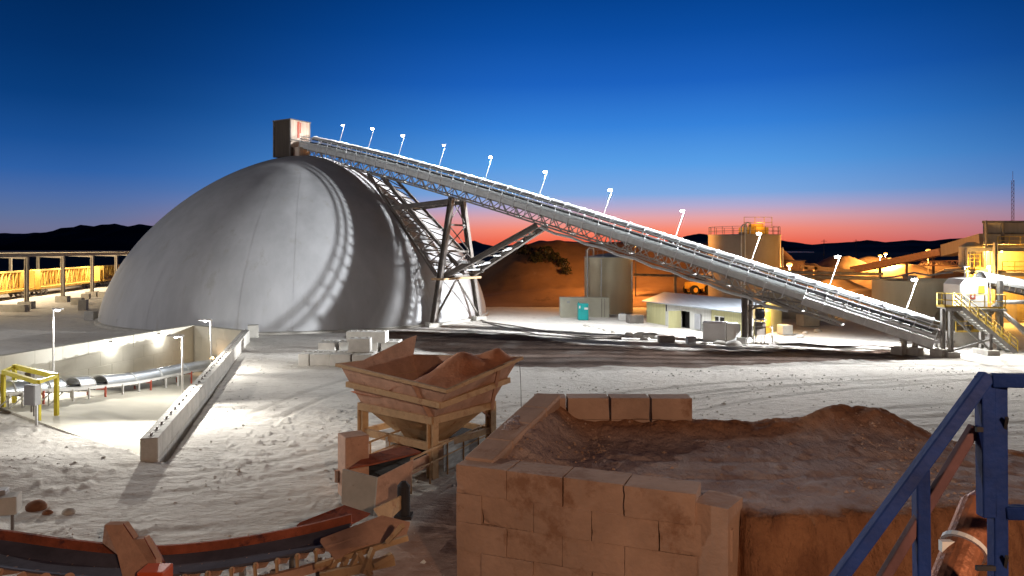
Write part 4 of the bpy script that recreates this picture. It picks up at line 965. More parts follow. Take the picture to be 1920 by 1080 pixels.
# ------------------------------------------------------------------ dirt ramp with its block walls
K0 = Vector((-1.26, 16.5, 0)); K1 = Vector((4.45, 14.25, 0)); K2 = Vector((.61, 21.0, 0))
KD = (K1-K0).normalized(); KN = Vector((-KD.y, KD.x, 0))
KE = (K2-K0).normalized()
def ramp_mesh():
    xs = np.arange(-1.4, 30, .085); ys = np.arange(9.5, 31, .075)
    X, Y = np.meshgrid(xs, ys)
    wall_y = K0.y+(X-K0.x)*KD.y/KD.x
    top = 2.72-.085*np.clip(X-7, 0, 40)**1.0*sstep(7, 16, X)
    yb = np.where(X < 4.6, wall_y+.85, 14.6+.12*(X-4.6)-.15*sstep(4.6, 9, X))+sstep(4.3, 5.2, X)*(1.3*fbm(X*.8, X*0+3, 4, 2)+1.0*np.abs(fbm(X*2.1, X*0, 3, 14))-.25)+.10*fbm(X*4, Y*.6, 3, 81)
    front = sstep(0, 1, (Y-(yb-.75))/.75)**.7
    back0 = 21.2+.5*fbm(X*.4, X*0, 3, 33)
    back = 1-sstep(back0, back0+3.6, Y)
    z = top*front
    z = np.minimum(z, np.where(Y > back0, top*back+0*z, z))
    edge = np.exp(-((Y-(back0-.15))/.75)**2)
    berm = .42*sstep(1.2, 3, X)*(1-sstep(10.5, 13.5, X))+.62*np.exp(-((X-10.1)/1.3)**2)
    z += edge*berm*(.85+.9*fbm(X*.9, Y*.9, 4, 8))
    z += .25*np.exp(-((X-9.9)/2.2)**2-((Y-19.8)/1.2)**2)
    # fill banked up into the corner between the walls
    dl = (X-K0.x)*KE.y-(Y-K0.y)*KE.x
    z += (Y > wall_y)*(Y < 21.4)*(.86*sstep(1.9, .3, dl)+.16*sstep(3.0, .5, dl)*fbm(X*1.6, Y*1.6, 3, 71)*2)*sstep(16, 19.5, Y+.6*dl)
    z += front*(.07*fbm(X*.9, Y*.9, 4, 19)+.06*fbm(X*3.5, Y*3.5, 3, 29)+.05*sstep(.62, .9, vnoise(X*3.1, Y*3.1, 30)))+.10*edge*(vnoise(X*2.4, Y*2.4, 36)-.4)
    z -= .05*np.exp(-((Y-17.0-.1*np.sin(X))/.16)**2)*(X > 3)+.05*np.exp(-((Y-18.4-.1*np.sin(X*.8))/.16)**2)*(X > 3)
    # lower heaps at the foot of the bank
    z += (1-front)*(.95*np.exp(-((X-5.2)/1.0)**2-((Y-12.6)/.9)**2)+.5*np.exp(-((X-7.6)/1.4)**2-((Y-12.4)/.8)**2)+.2*fbm(X*1.3, Y*1.3, 3, 44)-.05)
    z = np.where(dl < .1, -.6, z); z = np.where((X < K0.x+.35) & (Y < 22), -.6, z)
    z = np.where(z < .02, z-.35, z)
    m = bpy.data.materials.new('ramp soil'); m.use_nodes = True; nt = m.node_tree; L = nt.links.new
    b = nt.nodes['Principled BSDF']; b.inputs['Roughness'].default_value = .97; b.inputs['Specular IOR Level'].default_value = .1
    tc = N(nt, 'ShaderNodeTexCoord')
    def nz(s, d=7, r=.65):
        n = N(nt, 'ShaderNodeTexNoise'); n.inputs['Scale'].default_value = s; n.inputs['Detail'].default_value = d; n.inputs['Roughness'].default_value = r; L(tc.outputs['Object'], n.inputs[0]); return n.outputs[0]
    def rp(s, a, bb, c0, c1): r = ramp(nt, [(a, c0+(1,)), (bb, c1+(1,))]); L(s, r.inputs[0]); return r.outputs[0]
    A = rp(nz(.5), .35, .68, (.27, .135, .075), (.44, .225, .12)); Bc = rp(nz(.7), .35, .68, (.35, .25, .225), (.53, .42, .385))
    mp = N(nt, 'ShaderNodeMapping'); mp.inputs['Scale'].default_value = (1.4, .7, .8); L(tc.outputs['Object'], mp.inputs[0])
    n5 = N(nt, 'ShaderNodeTexNoise'); n5.inputs['Scale'].default_value = 1.3; n5.inputs['Detail'].default_value = 7; n5.inputs['Roughness'].default_value = .65; L(mp.outputs[0], n5.inputs[0])
    r5 = ramp(nt, [(.46, (0, 0, 0, 1)), (.62, (1, 1, 1, 1))]); L(n5.outputs[0], r5.inputs[0])
    x5 = N(nt, 'ShaderNodeMix', data_type='RGBA'); L(r5.outputs[0], x5.inputs[0]); L(A, x5.inputs[6]); x5.inputs[7].default_value = (.24, .115, .065, 1); A = x5.outputs[2]
    a = N(nt, 'ShaderNodeAttribute'); a.attribute_name = 'dust'
    x = N(nt, 'ShaderNodeMix', data_type='RGBA'); L(a.outputs['Fac'], x.inputs[0]); L(A, x.inputs[6]); L(Bc, x.inputs[7]); L(x.outputs[2], b.inputs['Base Color'])
    bp = N(nt, 'ShaderNodeBump'); bp.inputs['Strength'].default_value = .8; bp.inputs['Distance'].default_value = .1; L(nz(3.5, 8), bp.inputs['Height'])
    b2 = N(nt, 'ShaderNodeBump'); b2.inputs['Strength'].default_value = .9; b2.inputs['Distance'].default_value = .35; L(n5.outputs[0], b2.inputs['Height']); L(b2.outputs[0], bp.inputs['Normal']); L(bp.outputs[0], b.inputs['Normal'])
    dust = front*sstep(yb+.1, yb+.5, Y)*(1-.8*edge*sstep(2.5, 4, X))*sstep(21.0, 19.6, Y+.5*fbm(X*.7, Y*.7, 3, 55))
    global RV
    RV = np.stack([X, Y, z], -1)[(z > .3) & (Y < 26)]
    np_grid('dirt_ramp', np.stack([X, Y, z], -1), len(ys), len(xs), m, attrs={'dust': dust})
ramp_mesh()
def wall_blocks():
    ln = (K1-K0).length; top = 3.16; hb = .64; ed = [0, 1.22, 2.5, 3.85, 5.3]; ed2 = [0, .62, 1.85, 3.15, 4.55, 6.0]
    ang = math.atan2(KD.y, KD.x); cnt = 0
    names = {0: 'top', 1: 'second', 2: 'third', 3: 'fourth', 4: 'bottom'}
    for r in range(5):
        e = ed if r % 2 == 0 else ed2
        for k, (a, b) in enumerate(zip(e, e[1:])):
            j = random.uniform(-.02, .03); dz = 0 if r else (-.012*k, -.03, -.03, -.02, 0)[k]
            if r == 0 and k == 3: j = -.05
            gap = .012 if not (r == 0 and k == 2) else .05
            c = K0+KD*((a+b)/2)+KN*(.42+j)+Z*(top-hb*(r+1)+dz*.5)
            block(c, (b-a-gap, .84, hb-.008), ang+random.uniform(-.008, .008), 'dusty brown block of the front ramp wall, %s course, %s from left' % (names[r], ORD[k]), 'blocks of the front ramp wall', m_rblock, 0, 'wall_block')
    # tall leaning end block at the right
    c = K0+KD*5.68+KN*.40; block(c+Z*1.2, (.72, .9, 1.75), ang-.25, 'tall chipped block at the right end of the front ramp wall beside the cut bank', 'blocks of the front ramp wall', m_rblock, 0, 'wall_block')
    # end wall running back: courses follow the sloping crest
    n = (K2-K0).length; ks = [.42, 1.6, 2.8, 4.0, n+.3]; ns = Vector((KE.y, -KE.x, 0)); zs = lambda a: 3.16+(3.80-3.16)*a/n
    for k, (a, b) in enumerate(zip(ks, ks[1:])):
        for r in range(5):
            q0 = K0+KE*(a+.006); q1 = K0+KE*(b-.006); h0 = [zs(x)-.66*(r+1)+.006 for x in (a, b)]; h1 = [zs(x)-.66*r for x in (a, b)]
            c = (q0+q1)/2+ns*.36; c.z = h0[0]
            root = T('wall_block', 'dusty block of the ramp end wall by the hopper, %s course, %s from front' % (names[r], ORD[k]), 'block', c, 'blocks of the ramp end wall')
            MB().hexa([q0+Z*h0[0], q0+ns*.72+Z*h0[0], q1+ns*.72+Z*h0[1], q1+Z*h0[1], q0+Z*h1[0], q0+ns*.72+Z*h1[0], q1+ns*.72+Z*h1[1], q1+Z*h1[1]]).build('body', m_rblock, root, bevel=.03)
    # far row
    for k, (a, b, lb) in enumerate(((1002, 1062, 'corner'), (1064, 1143, 'second'), (1145, 1219, 'third'), (1222, 1299, 'right end'))):
        p = Q((a+b)/2, 746, 21.0); w = (b-a)/F*21-.03; g = p.copy(); 
        for r in range(3):
            block(Vector((p.x, p.y+.33, p.z-.62*(r+1)-(.01 if k == 3 else 0))), (w, .64, .61), -.02 if k == 3 else .015, 'reddish block of the far ramp parapet, %s column, %s course' % (lb, names[r]), 'blocks of the far ramp parapet', m_rblock, 0, 'wall_block')
wall_blocks()
# rubble piles and clods
def clod(p, r, lb, mat=m_dirt, name='rock', g=None):
    m = MB(); n = 7; vs = []; m.ball(p, r, n, (1, .85, .7))
    m.v = [tuple(Vector(v)+(Vector(v)-Vector(p))*(.55*float(fbm(np.array((v[0]*3.1+v[2])/r*.35), np.array((v[1]*2.7-v[2]*1.3)/r*.35), 3, 3)))) for v in m.v]
    o = m.build(name, mat, org=p, smooth=True); return tag(o, lb, 'rock', g)
clod(G(68, 958)+Z*.12, .30, 'brown rock on the white ground at lower left, the larger one', m_dirt, g='rocks on the yard')
clod(G(90, 966)+Z*.06, .16, 'small brown rock right beside the larger one at lower left', m_dirt, g='rocks on the yard')
clod(G(128, 965)+Z*.07, .19, 'pale brown rock on the white ground above the belt', m_conc, g='rocks on the yard')

def gravel(V, n, smin, smax, mat, seed, name, lb):
    rnd = np.random.RandomState(seed); wt = sstep(.45, .8, vnoise(V[:, 0]*.5, V[:, 1]*.5, seed))**2+.03; wt *= V[:, 1]**1.0; idx = rnd.choice(len(V), n, replace=False, p=wt/wt.sum()); b = MB()
    base = [(-1, 0, 0), (1, 0, 0), (0, -1, 0), (0, 1, 0), (0, 0, -.6), (0, 0, .8)]; fs = [(0, 2, 5), (2, 1, 5), (1, 3, 5), (3, 0, 5), (2, 0, 4), (1, 2, 4), (3, 1, 4), (0, 3, 4)]
    for i in idx:
        p = V[i]; r = smin+(smax-smin)*rnd.rand()**4; a = rnd.rand()*6.28; ca, sa_ = math.cos(a), math.sin(a)
        q = [(x*(.7+.6*rnd.rand()), y*(.7+.6*rnd.rand()), z*(.6+.5*rnd.rand())) for x, y, z in base]
        b.add([(p[0]+r*(x*ca-y*sa_), p[1]+r*(x*sa_+y*ca), p[2]+r*z) for x, y, z in q], fs)
    o = b.build(name, mat); o['kind'] = 'stuff'; o['label'] = lb; o['category'] = 'gravel'
gravel(GV, 6500, .012, .10, m_white, 3, 'yard_gravel', 'loose pale stones scattered over the white yard')
gravel(RV, 3000, .01, .075, m_rblock, 5, 'ramp_gravel', 'loose reddish stones scattered over the dirt ramp')
# ------------------------------------------------------------------ blue railings in the near foreground
def railings():
    Yp = 3.1
    r = T('stair_railing', 'blue steel stair railing sloping down in the right foreground', 'railing', Q(1845, 1100, Yp))
    a = Q(1851, 703, Yp); b = Q(1540, 1128, Yp-.05)
    MB().beam(a, b, .052, .06, up=(0, -1, 0.25)).build('handrail', m_blue, r, bevel=.006)
    a2 = Q(1800, 850, Yp); MB().beam(Q(1828, 800, Yp+.03), Q(1640, 1110, Yp), .035, .045).build('mid_rail', M('dusty purple paint', (.10, .05, .055), .7, var=.3, scale=6), r, bevel=.006)
    MB().beam(Q(1846, 705, Yp), Q(1850, 968, Yp), .055, .06).build('post', m_blue, r, bevel=.006)
    MB().beam(Q(1726, 876, Yp+.02), Q(1730, 1250, Yp), .056, .06).build('post', m_blue, r, bevel=.006)
    r = T('guard_railing', 'blue steel guard railing along the platform edge at the right border', 'railing', Q(1870, 1110, Yp))
    MB().beam(Q(1869, 702, Yp), Q(1872, 1300, Yp), .055, .06).build('post', m_blue, r, bevel=.006)
    MB().beam(Q(1858, 713, Yp-.01), Q(2200, 716, Yp-.25), .055, .055).build('top_rail', m_blue, r, bevel=.006)
    MB().beam(Q(1885, 960, Yp-.01), Q(2200, 966, Yp-.25), .05, .055).build('mid_rail', m_blue, r, bevel=.006)
    for y in (805, 1065): k = MB(); k.beam(Q(1830, y, Yp-.02), Q(1884, y, Yp-.02), .014, .02); k.beam(Q(1884, y, Yp-.02), Q(1888, y-22, Yp-.05), .012); k.build('cable_tie', m_belt, r)
    p0 = Q(1836, 952, Yp+.5); p1 = Q(1768, 1130, Yp+.2)
    r = T('rusty_pipe', 'short rusty brown pipe behind the blue posts at lower right', 'pipe', p1)
    MB().tube(p0, p1, .085, 20).build('barrel', m_copper, r, smooth=False)
    MB().tube(p0+(p1-p0)*.0, p0+(p0-p1)*.12, .085, 20, .05).build('end_cap', m_copper, r)
    MB().tube(p0.lerp(p1, .42), p0.lerp(p1, .46), .10, 20).box(p0.lerp(p1, .44)+Vector((-.1, -.03, .02)), (.06, .03, .05)).build('clamp', m_steel, r)
    # platform the photographer stands on
    MB().box((1.2, 1.2, 6.30), (7, 2.6, .08)).build('viewing_platform', m_dsteel, org=(0, 1.2, 6.3)); tag(bpy.data.objects['viewing_platform'], 'steel viewing platform floor behind the blue railings', 'platform')
railings()
# assumed flood lamp behind the viewing platform, added for warm light on the foreground
fl0 = Vector((9, -14, 0))
pole_lamp('assumed_floodlight', fl0, fl0+Z*15, (0, 1, 0), 'tall assumed sodium floodlight mast added behind the viewing platform for warm light', 'lamp', None, E_FILL, WARM, m_lensw, .14, (.8, .5, .2), pm=m_gsteel, lr=.5)

fq = Vector((-71, 41, 0))  # unseen mast added to light the dome's left side
fm = pole_lamp('unseen_floodlight', fq, fq+Z*24, (.6, .8, 0), 'unseen white floodlight mast added left of the yard to light the dome', 'lamp', 'unseen floodlight masts', 0, COOL, m_lens, .14, (.8, .5, .2), pm=m_gsteel)
o = light('lamp_light', 'SPOT', fq+Vector((.6, .6, 23.4)), E_FLOOD, (.97, .97, 1), fm, .25); o.data.spot_size = R(74); o.data.spot_blend = .6; aim(o, Vector((-33, 76, 10))-fq-Z*23.4)
o = light('lamp_light', 'SPOT', fq+Vector((.7, .2, 23.4)), E_FRONT, (1, .96, .9), fm, .25); o.data.spot_size = R(50); o.data.spot_blend = .8; aim(o, Vector((-12, 25, 0))-fq-Z*23.4)  # second spot added to brighten the left foreground ground
tq = C1+(C1-C0).normalized()*9-CU*4.0  # unseen mast added so the conveyor's shadow falls across the dome
fm = pole_lamp('unseen_floodlight', (tq.x, tq.y, 0), (tq.x, tq.y, 6.4), (-1, .2, 0), 'unseen white floodlight mast added past the conveyor tail to light the dome', 'lamp', 'unseen floodlight masts', 0, COOL, m_lens, .1, (.6, .5, .2), pm=m_gsteel)
o = light('lamp_light', 'SPOT', (tq.x-.9, tq.y+.2, 6.1), E_FLOOD2, (.93, .97, 1), fm, .12); o.data.spot_size = R(42); o.data.spot_blend = .35; aim(o, Vector((-24, 72, 10))-Vector((tq.x, tq.y, 6.1)))
tq = C1+(C1-C0).normalized()*9-CU*9.0  # unseen mast added to brighten the open yard
fm = pole_lamp('unseen_floodlight', (tq.x, tq.y, 0), (tq.x, tq.y, 9.5), (-1, -.5, 0), 'unseen white floodlight mast added behind the conveyor tail to light the yard', 'lamp', 'unseen floodlight masts', 0, COOL, m_lens, .1, (.6, .5, .2), pm=m_gsteel)
o = light('lamp_light', 'SPOT', (tq.x-.8, tq.y-.4, 9.1), E_YARD, (1, .97, .9), fm, .15); o.data.spot_size = R(95); o.data.spot_blend = .6; aim(o, Vector((8, 42, 0))-Vector((tq.x, tq.y, 9.1)))
# ------------------------------------------------------------------ right background: hills and stockpiles
def patch(name, x0, x1, y0, y1, st, fn, mat, kind='structure'):
    xs = np.arange(x0, x1+st, st); ys = np.arange(y0, y1+st, st); X, Y = np.meshgrid(xs, ys); z = fn(X, Y)
    return np_grid(name, np.stack([X, Y, z], -1), len(ys), len(xs), mat, kind)
def hill(X, Y):
    px = 960+F*X/Y
    rise = sstep(100, 112, Y)*1.9+sstep(115, 133, Y+5*fbm(X*.06, Y*.06, 3, 4))*7.6
    lat = sstep(-14, 6, X+2*fbm(X*.1, Y*.1, 3, 9)); rt = 1-sstep(46, 58, X)
    z = rise*lat*rt*(1-sstep(165, 220, Y))
    z += lat*rt*sstep(104, 118, Y)*(1.3*fbm(X*.09, Y*.09, 4, 2)+.9*fbm(X*.35, Y*.12, 4, 6))
    return np.where(z < .05, -.6, z)
patch('hillside', -16, 62, 94, 224, .55, hill, m_hill)
def ore(X, Y):
    z = np.zeros_like(X)
    for (px, Yc, top, rx, ry) in ((1512, 128, 492, 9, 10), (1575, 150, 478, 11, 14), (1640, 158, 481, 16, 14), (1700, 140, 494, 13, 10), (1760, 150, 490, 14, 12), (1570, 105, 520, 8, 7), (1620, 96, 540, 9, 6), (1800, 118, 500, 12, 9), (1540, 92, 556, 7, 4), (1880, 160, 482, 16, 14)):
        cx_ = (px-960)/F*Yc; h = H-(top-HZ)*Yc/F
        d = np.hypot((X-cx_)/rx, (Y-Yc)/ry); z = np.maximum(z, h*np.clip(1.15-d, 0, 1)*1.0*(1-.15*np.clip(.25-d, 0, 1)))
    z += (z > .1)*(.8*fbm(X*.25, Y*.25, 4, 12))
    return np.where(z < .05, -.6, z)
patch('stockpile_ground', 36, 150, 86, 190, .6, ore, m_scree)
def shrub(p, r, lb):
    root = T('shrub', lb, 'shrub', p, 'dark shrubs on the brown hillside')
    m = MB(); rnd = random.Random(int(p.x*100)); 
    for k in range(240):
        a = rnd.uniform(0, 6.28); t = rnd.random()**.5; z = rnd.uniform(.1, 1); rr = r*t*(1-.5*z)
        c = p+Vector((rr*math.cos(a), rr*math.sin(a), z*r*1.1)); s = rnd.uniform(.12, .3)*r*.5
        d1 = Vector((rnd.uniform(-1, 1), rnd.uniform(-1, 1), rnd.uniform(-1, 1))).normalized()*s; d2 = d1.orthogonal().normalized()*s*.7
        m.add([c-d1, c+d2, c+d1, c-d2], [(0, 1, 2, 3)])
    m.build('foliage', m_shrub, root)
    MB().tube(p-Z*.3, p+Z*r*.6, .06*r, 6).tube(p, p+Vector((.4*r, 0, .7*r)), .04*r, 6).build('stem', m_dsteel, root)
def hz(x, y): return float(hill(np.array([x]), np.array([y]))[0])
for i, (px, Yc, r, lb) in enumerate([(1005, 130, 2.2, 'dark shrub on the hillside, leftmost of the clump'), (1022, 134, 2.6, 'broad dark shrub in the middle of the hillside clump'), (1040, 131, 2.0, 'dark shrub on the hillside above the container'), (1056, 127, 1.9, 'dark shrub on the hillside nearest the small tank'), (1062, 122, 1.5, 'small dark shrub low on the hillside left of the small tank'), (985, 137, 2.3, 'dark shrub high on the hillside near the knee brace')]):
    ty = (494, 486, 492, 502, 514, 478)[i]
    Yc = min((112+.25*k for k in range(90)), key=lambda q: abs(HZ-(hz((px-960)/F*q, q)-H)*F/q-ty))
    x = (px-960)/F*Yc; shrub(Vector((x, Yc, hz(x, Yc)-.1)), r*.8, lb)

# ------------------------------------------------------------------ tanks, containers, building
def tank(name, label, px0, px1, ytop, ybase, mat, cone=.35, seams=0, pipes=(), Yc=None):
    Yc = Yc or H*F/(ybase-HZ); c = Q((px0+px1)/2, ybase, Yc); c.z = 0; r = (px1-px0)/2/F*Yc; zt = Q(0, ytop, Yc-r*.2).z
    root = T(name, label, 'tank', c)
    MB().lathe([(r, -.2), (r, zt)], c, 64).build('shell', mat, root, smooth=True)
    MB().lathe([(r+.06, zt-.08), (r+.06, zt+.06), (.05, zt+cone)], c, 64).build('roof', m_gsteel, root)
    if seams:
        b = MB()
        for k in range(1, seams): z = zt*k/seams; b.lathe([(r+.012, z-.03), (r+.02, z), (r+.012, z+.03)], c, 64)
        b.build('seam', mat, root)
    for j, (dx, zz0, over) in enumerate(pipes):
        x = (dx-(px0+px1)/2)/F*Yc; y = -math.sqrt(max(0, (r+.25)**2-min(x*x, (r+.2)**2)))
        pts = [c+Vector((x, y, zz0)), c+Vector((x, y, zt+over))]
        if over > 0: pts += [c+Vector((x+.25, y+.1, zt+over+.25)), c+Vector((x+.8, y+.5, zt+over+.2)), c+Vector((x+.9, y+.8, zt-.2))]
        MB().path(pts, .09, 8).build('pipe', m_steel, root)
    return root, c, r, zt
tk, tc_, tr_, tz_ = tank('water_tank', 'round beige storage tank behind the white container', 1096, 1186, 482, 586, m_tank, .5, 4, ((1099, .1, .9), (1122, .1, -.2), (1180, 3, -.6)))
rl = MB()
for k in range(26):
    a = math.pi*2*k/26; p = tc_+Vector((math.cos(a)*(tr_-.1), math.sin(a)*(tr_-.1), tz_)); q = tc_+Vector((math.cos(a+.2417)*(tr_-.1), math.sin(a+.2417)*(tr_-.1), tz_))
    if k % 2 == 0: rl.beam(p, p+Z*.9, .05)
    rl.beam(p+Z*.9, q+Z*.9, .04)
rl.build('roof_railing', m_gsteel, tk)
bt_, bc_, br_, bz_ = tank('process_tank', 'large flat-topped brown tank with rooftop railing behind the low building', 1330, 1460, 441, 545, m_tankd, .2, 0, ((1370, .1, 1.0), (1376, .1, 1.3), (1456, .1, -1.6)), Yc=98)
q = MB()
for k in range(40):
    a = math.pi*2*k/40; p = bc_+Vector((math.cos(a)*(br_-.1), math.sin(a)*(br_-.1), bz_)); p2 = bc_+Vector((math.cos(a+.157)*(br_-.1), math.sin(a+.157)*(br_-.1), bz_))
    if k % 2 == 0: q.beam(p, p+Z*1.1, .05)
    for z in (.55, 1.1): q.beam(p+Z*z, p2+Z*z, .04)
q.build('roof_railing', m_dsteel, bt_)
pt = MB().box(bc_+Vector((.6, -2, bz_+.55)), (3.2, 2.2, .9)).box(bc_+Vector((.9, -2, bz_+1.2)), (1.6, 1.2, .5)).build('roof_machinery', m_ryellow, bt_)
q = MB()
for x in (-1.0, .4, 1.6, 2.6): q.beam(bc_+Vector((x, -3.2, bz_+.9)), bc_+Vector((x, -3.2, bz_+2.3)), .06)
for z in (1.6, 2.3): q.beam(bc_+Vector((-1.0, -3.2, bz_+z)), bc_+Vector((2.6, -3.2, bz_+z)), .05)
q.build('machinery_railing', m_ryellow, bt_)
light('assumed_tank_light', 'POINT', bc_+Vector((1.0, -3.6, bz_+1.4)), 70, SODIUM, bt_, .1)  # assumed rooftop light, added without a visible lamp
p = bc_+Vector((-13, 9, 9.5)); pole_lamp('sodium_lamp', (p.x, p.y, hz(p.x, p.y)), p, (-1, -.3, 0), 'assumed sodium lamp post behind the conveyor lighting the brown hillside', 'lamp', 'sodium lamps of the plant', E_SODIUM*1.25, SODIUM, m_lensw, .08, pm=m_dsteel)  # unseen lamp, assumed from the orange light on the hillside
# thickener
def thickener():
    Yc = 76; c = Q(1738, 600, Yc); c.z = 0; r = 93/F*Yc; zt = 4.85
    root = T('thickener_tank', 'wide low open-topped beige thickener tank behind the conveyor tail', 'tank', c)
    MB().lathe([(r, -.2), (r, zt), (r-.12, zt), (r-.12, zt-1.0), (0.02, zt-1.1)], c, 72).build('shell', m_tank, root, smooth=False)
    b = MB()
    for k in range(36):
        a = 2*math.pi*k/36; b.beam(c+Vector((math.cos(a)*(r+.05), math.sin(a)*(r+.05), .3)), c+Vector((math.cos(a)*(r+.05), math.sin(a)*(r+.05), 2.3)), .05)
    b.build('stiffener', m_tank, root)
    MB().path([c+Vector((-r*.98, -.3, zt+.2)), c+Vector((-r*.6, .5, zt+.3)), c+Vector((-r*.2, .6, zt+.75)), c+Vector((.5, .5, zt+.45)), c+Vector((2, .5, zt+.7)), c+Vector((3, .5, zt+.75))], .09, 8).box(c+Vector((-1.5, 0.5, zt+.2)), (1.0, 1.0, .5)).build('pipework', m_dsteel, root)
    p = MB(); z = 2.1
    p.path([c+Vector((-2.2, -r+.1, .3)), c+Vector((-2.2, -r-.25, z-.3)), c+Vector((-1.9, -r-.35, z)), c+Vector((3.2, -r-.3, z+.05))], .10, 8)
    for x in (-.6, .6, 2.2): p.tube(c+Vector((x, -r-.3, 0)), c+Vector((x, -r-.3, z)), .07, 8); p.box(c+Vector((x, -r-.3, .8)), (.3, .3, .35))
    p.build('manifold', m_clad, root)
    a = c+Vector((1.6, -r+1.4, zt-.4)); pole_lamp('tank_lamp', a, a+Z*1.9, (1, 0, 0), 'short white lamp post at the rim of the thickener tank', 'lamp', 'white lamp posts near the transfer tower', 220, COOL, m_lensd, .05, (.5, .2, .1), glow=.06)
thickener()
def container():
    Yc = 87; p = Q(1095, 593, Yc); p.z = 0; w = 90/F*Yc
    root = T('shipping_container', 'cream shipping container in front of the round beige tank', 'container', p)
    MB().box(p+Z*1.16, (w, 2.4, 2.3)).build('body', m_cont, root, bevel=.04)
    rbs = MB()
    for k in range(30): rbs.box(p+Vector((-w/2+.3+k*(w-1.8)/30, -1.22, 1.2)), (.07, .04, 1.9))
    rbs.build('corrugation', m_cont, root)
    MB().box(p+Vector((w/2-.9, -1.23, 1.16)), (.06, .05, 2.2)).box(p+Vector((w/2-.55, -1.23, 1.16)), (.05, .05, 2.2)).build('lock_bar', m_dsteel, root)
    MB().box(p+Vector((-w/2+.9, -1.235, 1.85)), (.35, .02, .22)).build('plate', m_grey, root)
    f = MB()
    for z in (.08, 2.27): f.box(p+Vector((0, -1.215, z)), (w, .06, .12))
    f.build('rail', m_cont, root)
    p = Q(1093, 598, 83); p.z = 0
    r = T('portable_toilet', 'teal portable toilet standing in front of the cream container', 'toilet', p)
    MB().box(p+Z*.88, (1.15, 1.15, 1.7)).build('cabin', m_teal, r, bevel=.05)
    o = MB().box(p+Vector((0, -.59, .86)), (.9, .04, 1.5)).build('door', m_teal, r); MB().box(p+Vector((.3, -.62, 1.35)), (.42, .02, .24)).box(p+Vector((-.42, -.62, 1.52)), (.16, .02, .3)).build('sign', m_wpaint, o)
    MB().box(p+Z*1.8, (1.2, 1.2, .16)).tube(p+Vector((-.45, .3, 1.8)), p+Vector((-.45, .3, 2.05)), .06, 8).build('roof', m_teal, r, bevel=.05)
    p = Q(1167, 600, 83); p.z = 0
    r = T('water_tote', 'small white tank on the ground right of the portable toilet', 'tank', p); MB().box(p+Z*.35, (.9, .8, .7)).build('body', m_wpaint, r, bevel=.08); MB().tube(p+Z*.7, p+Z*.8, .15, 10).build('lid', m_grey, r)
container()
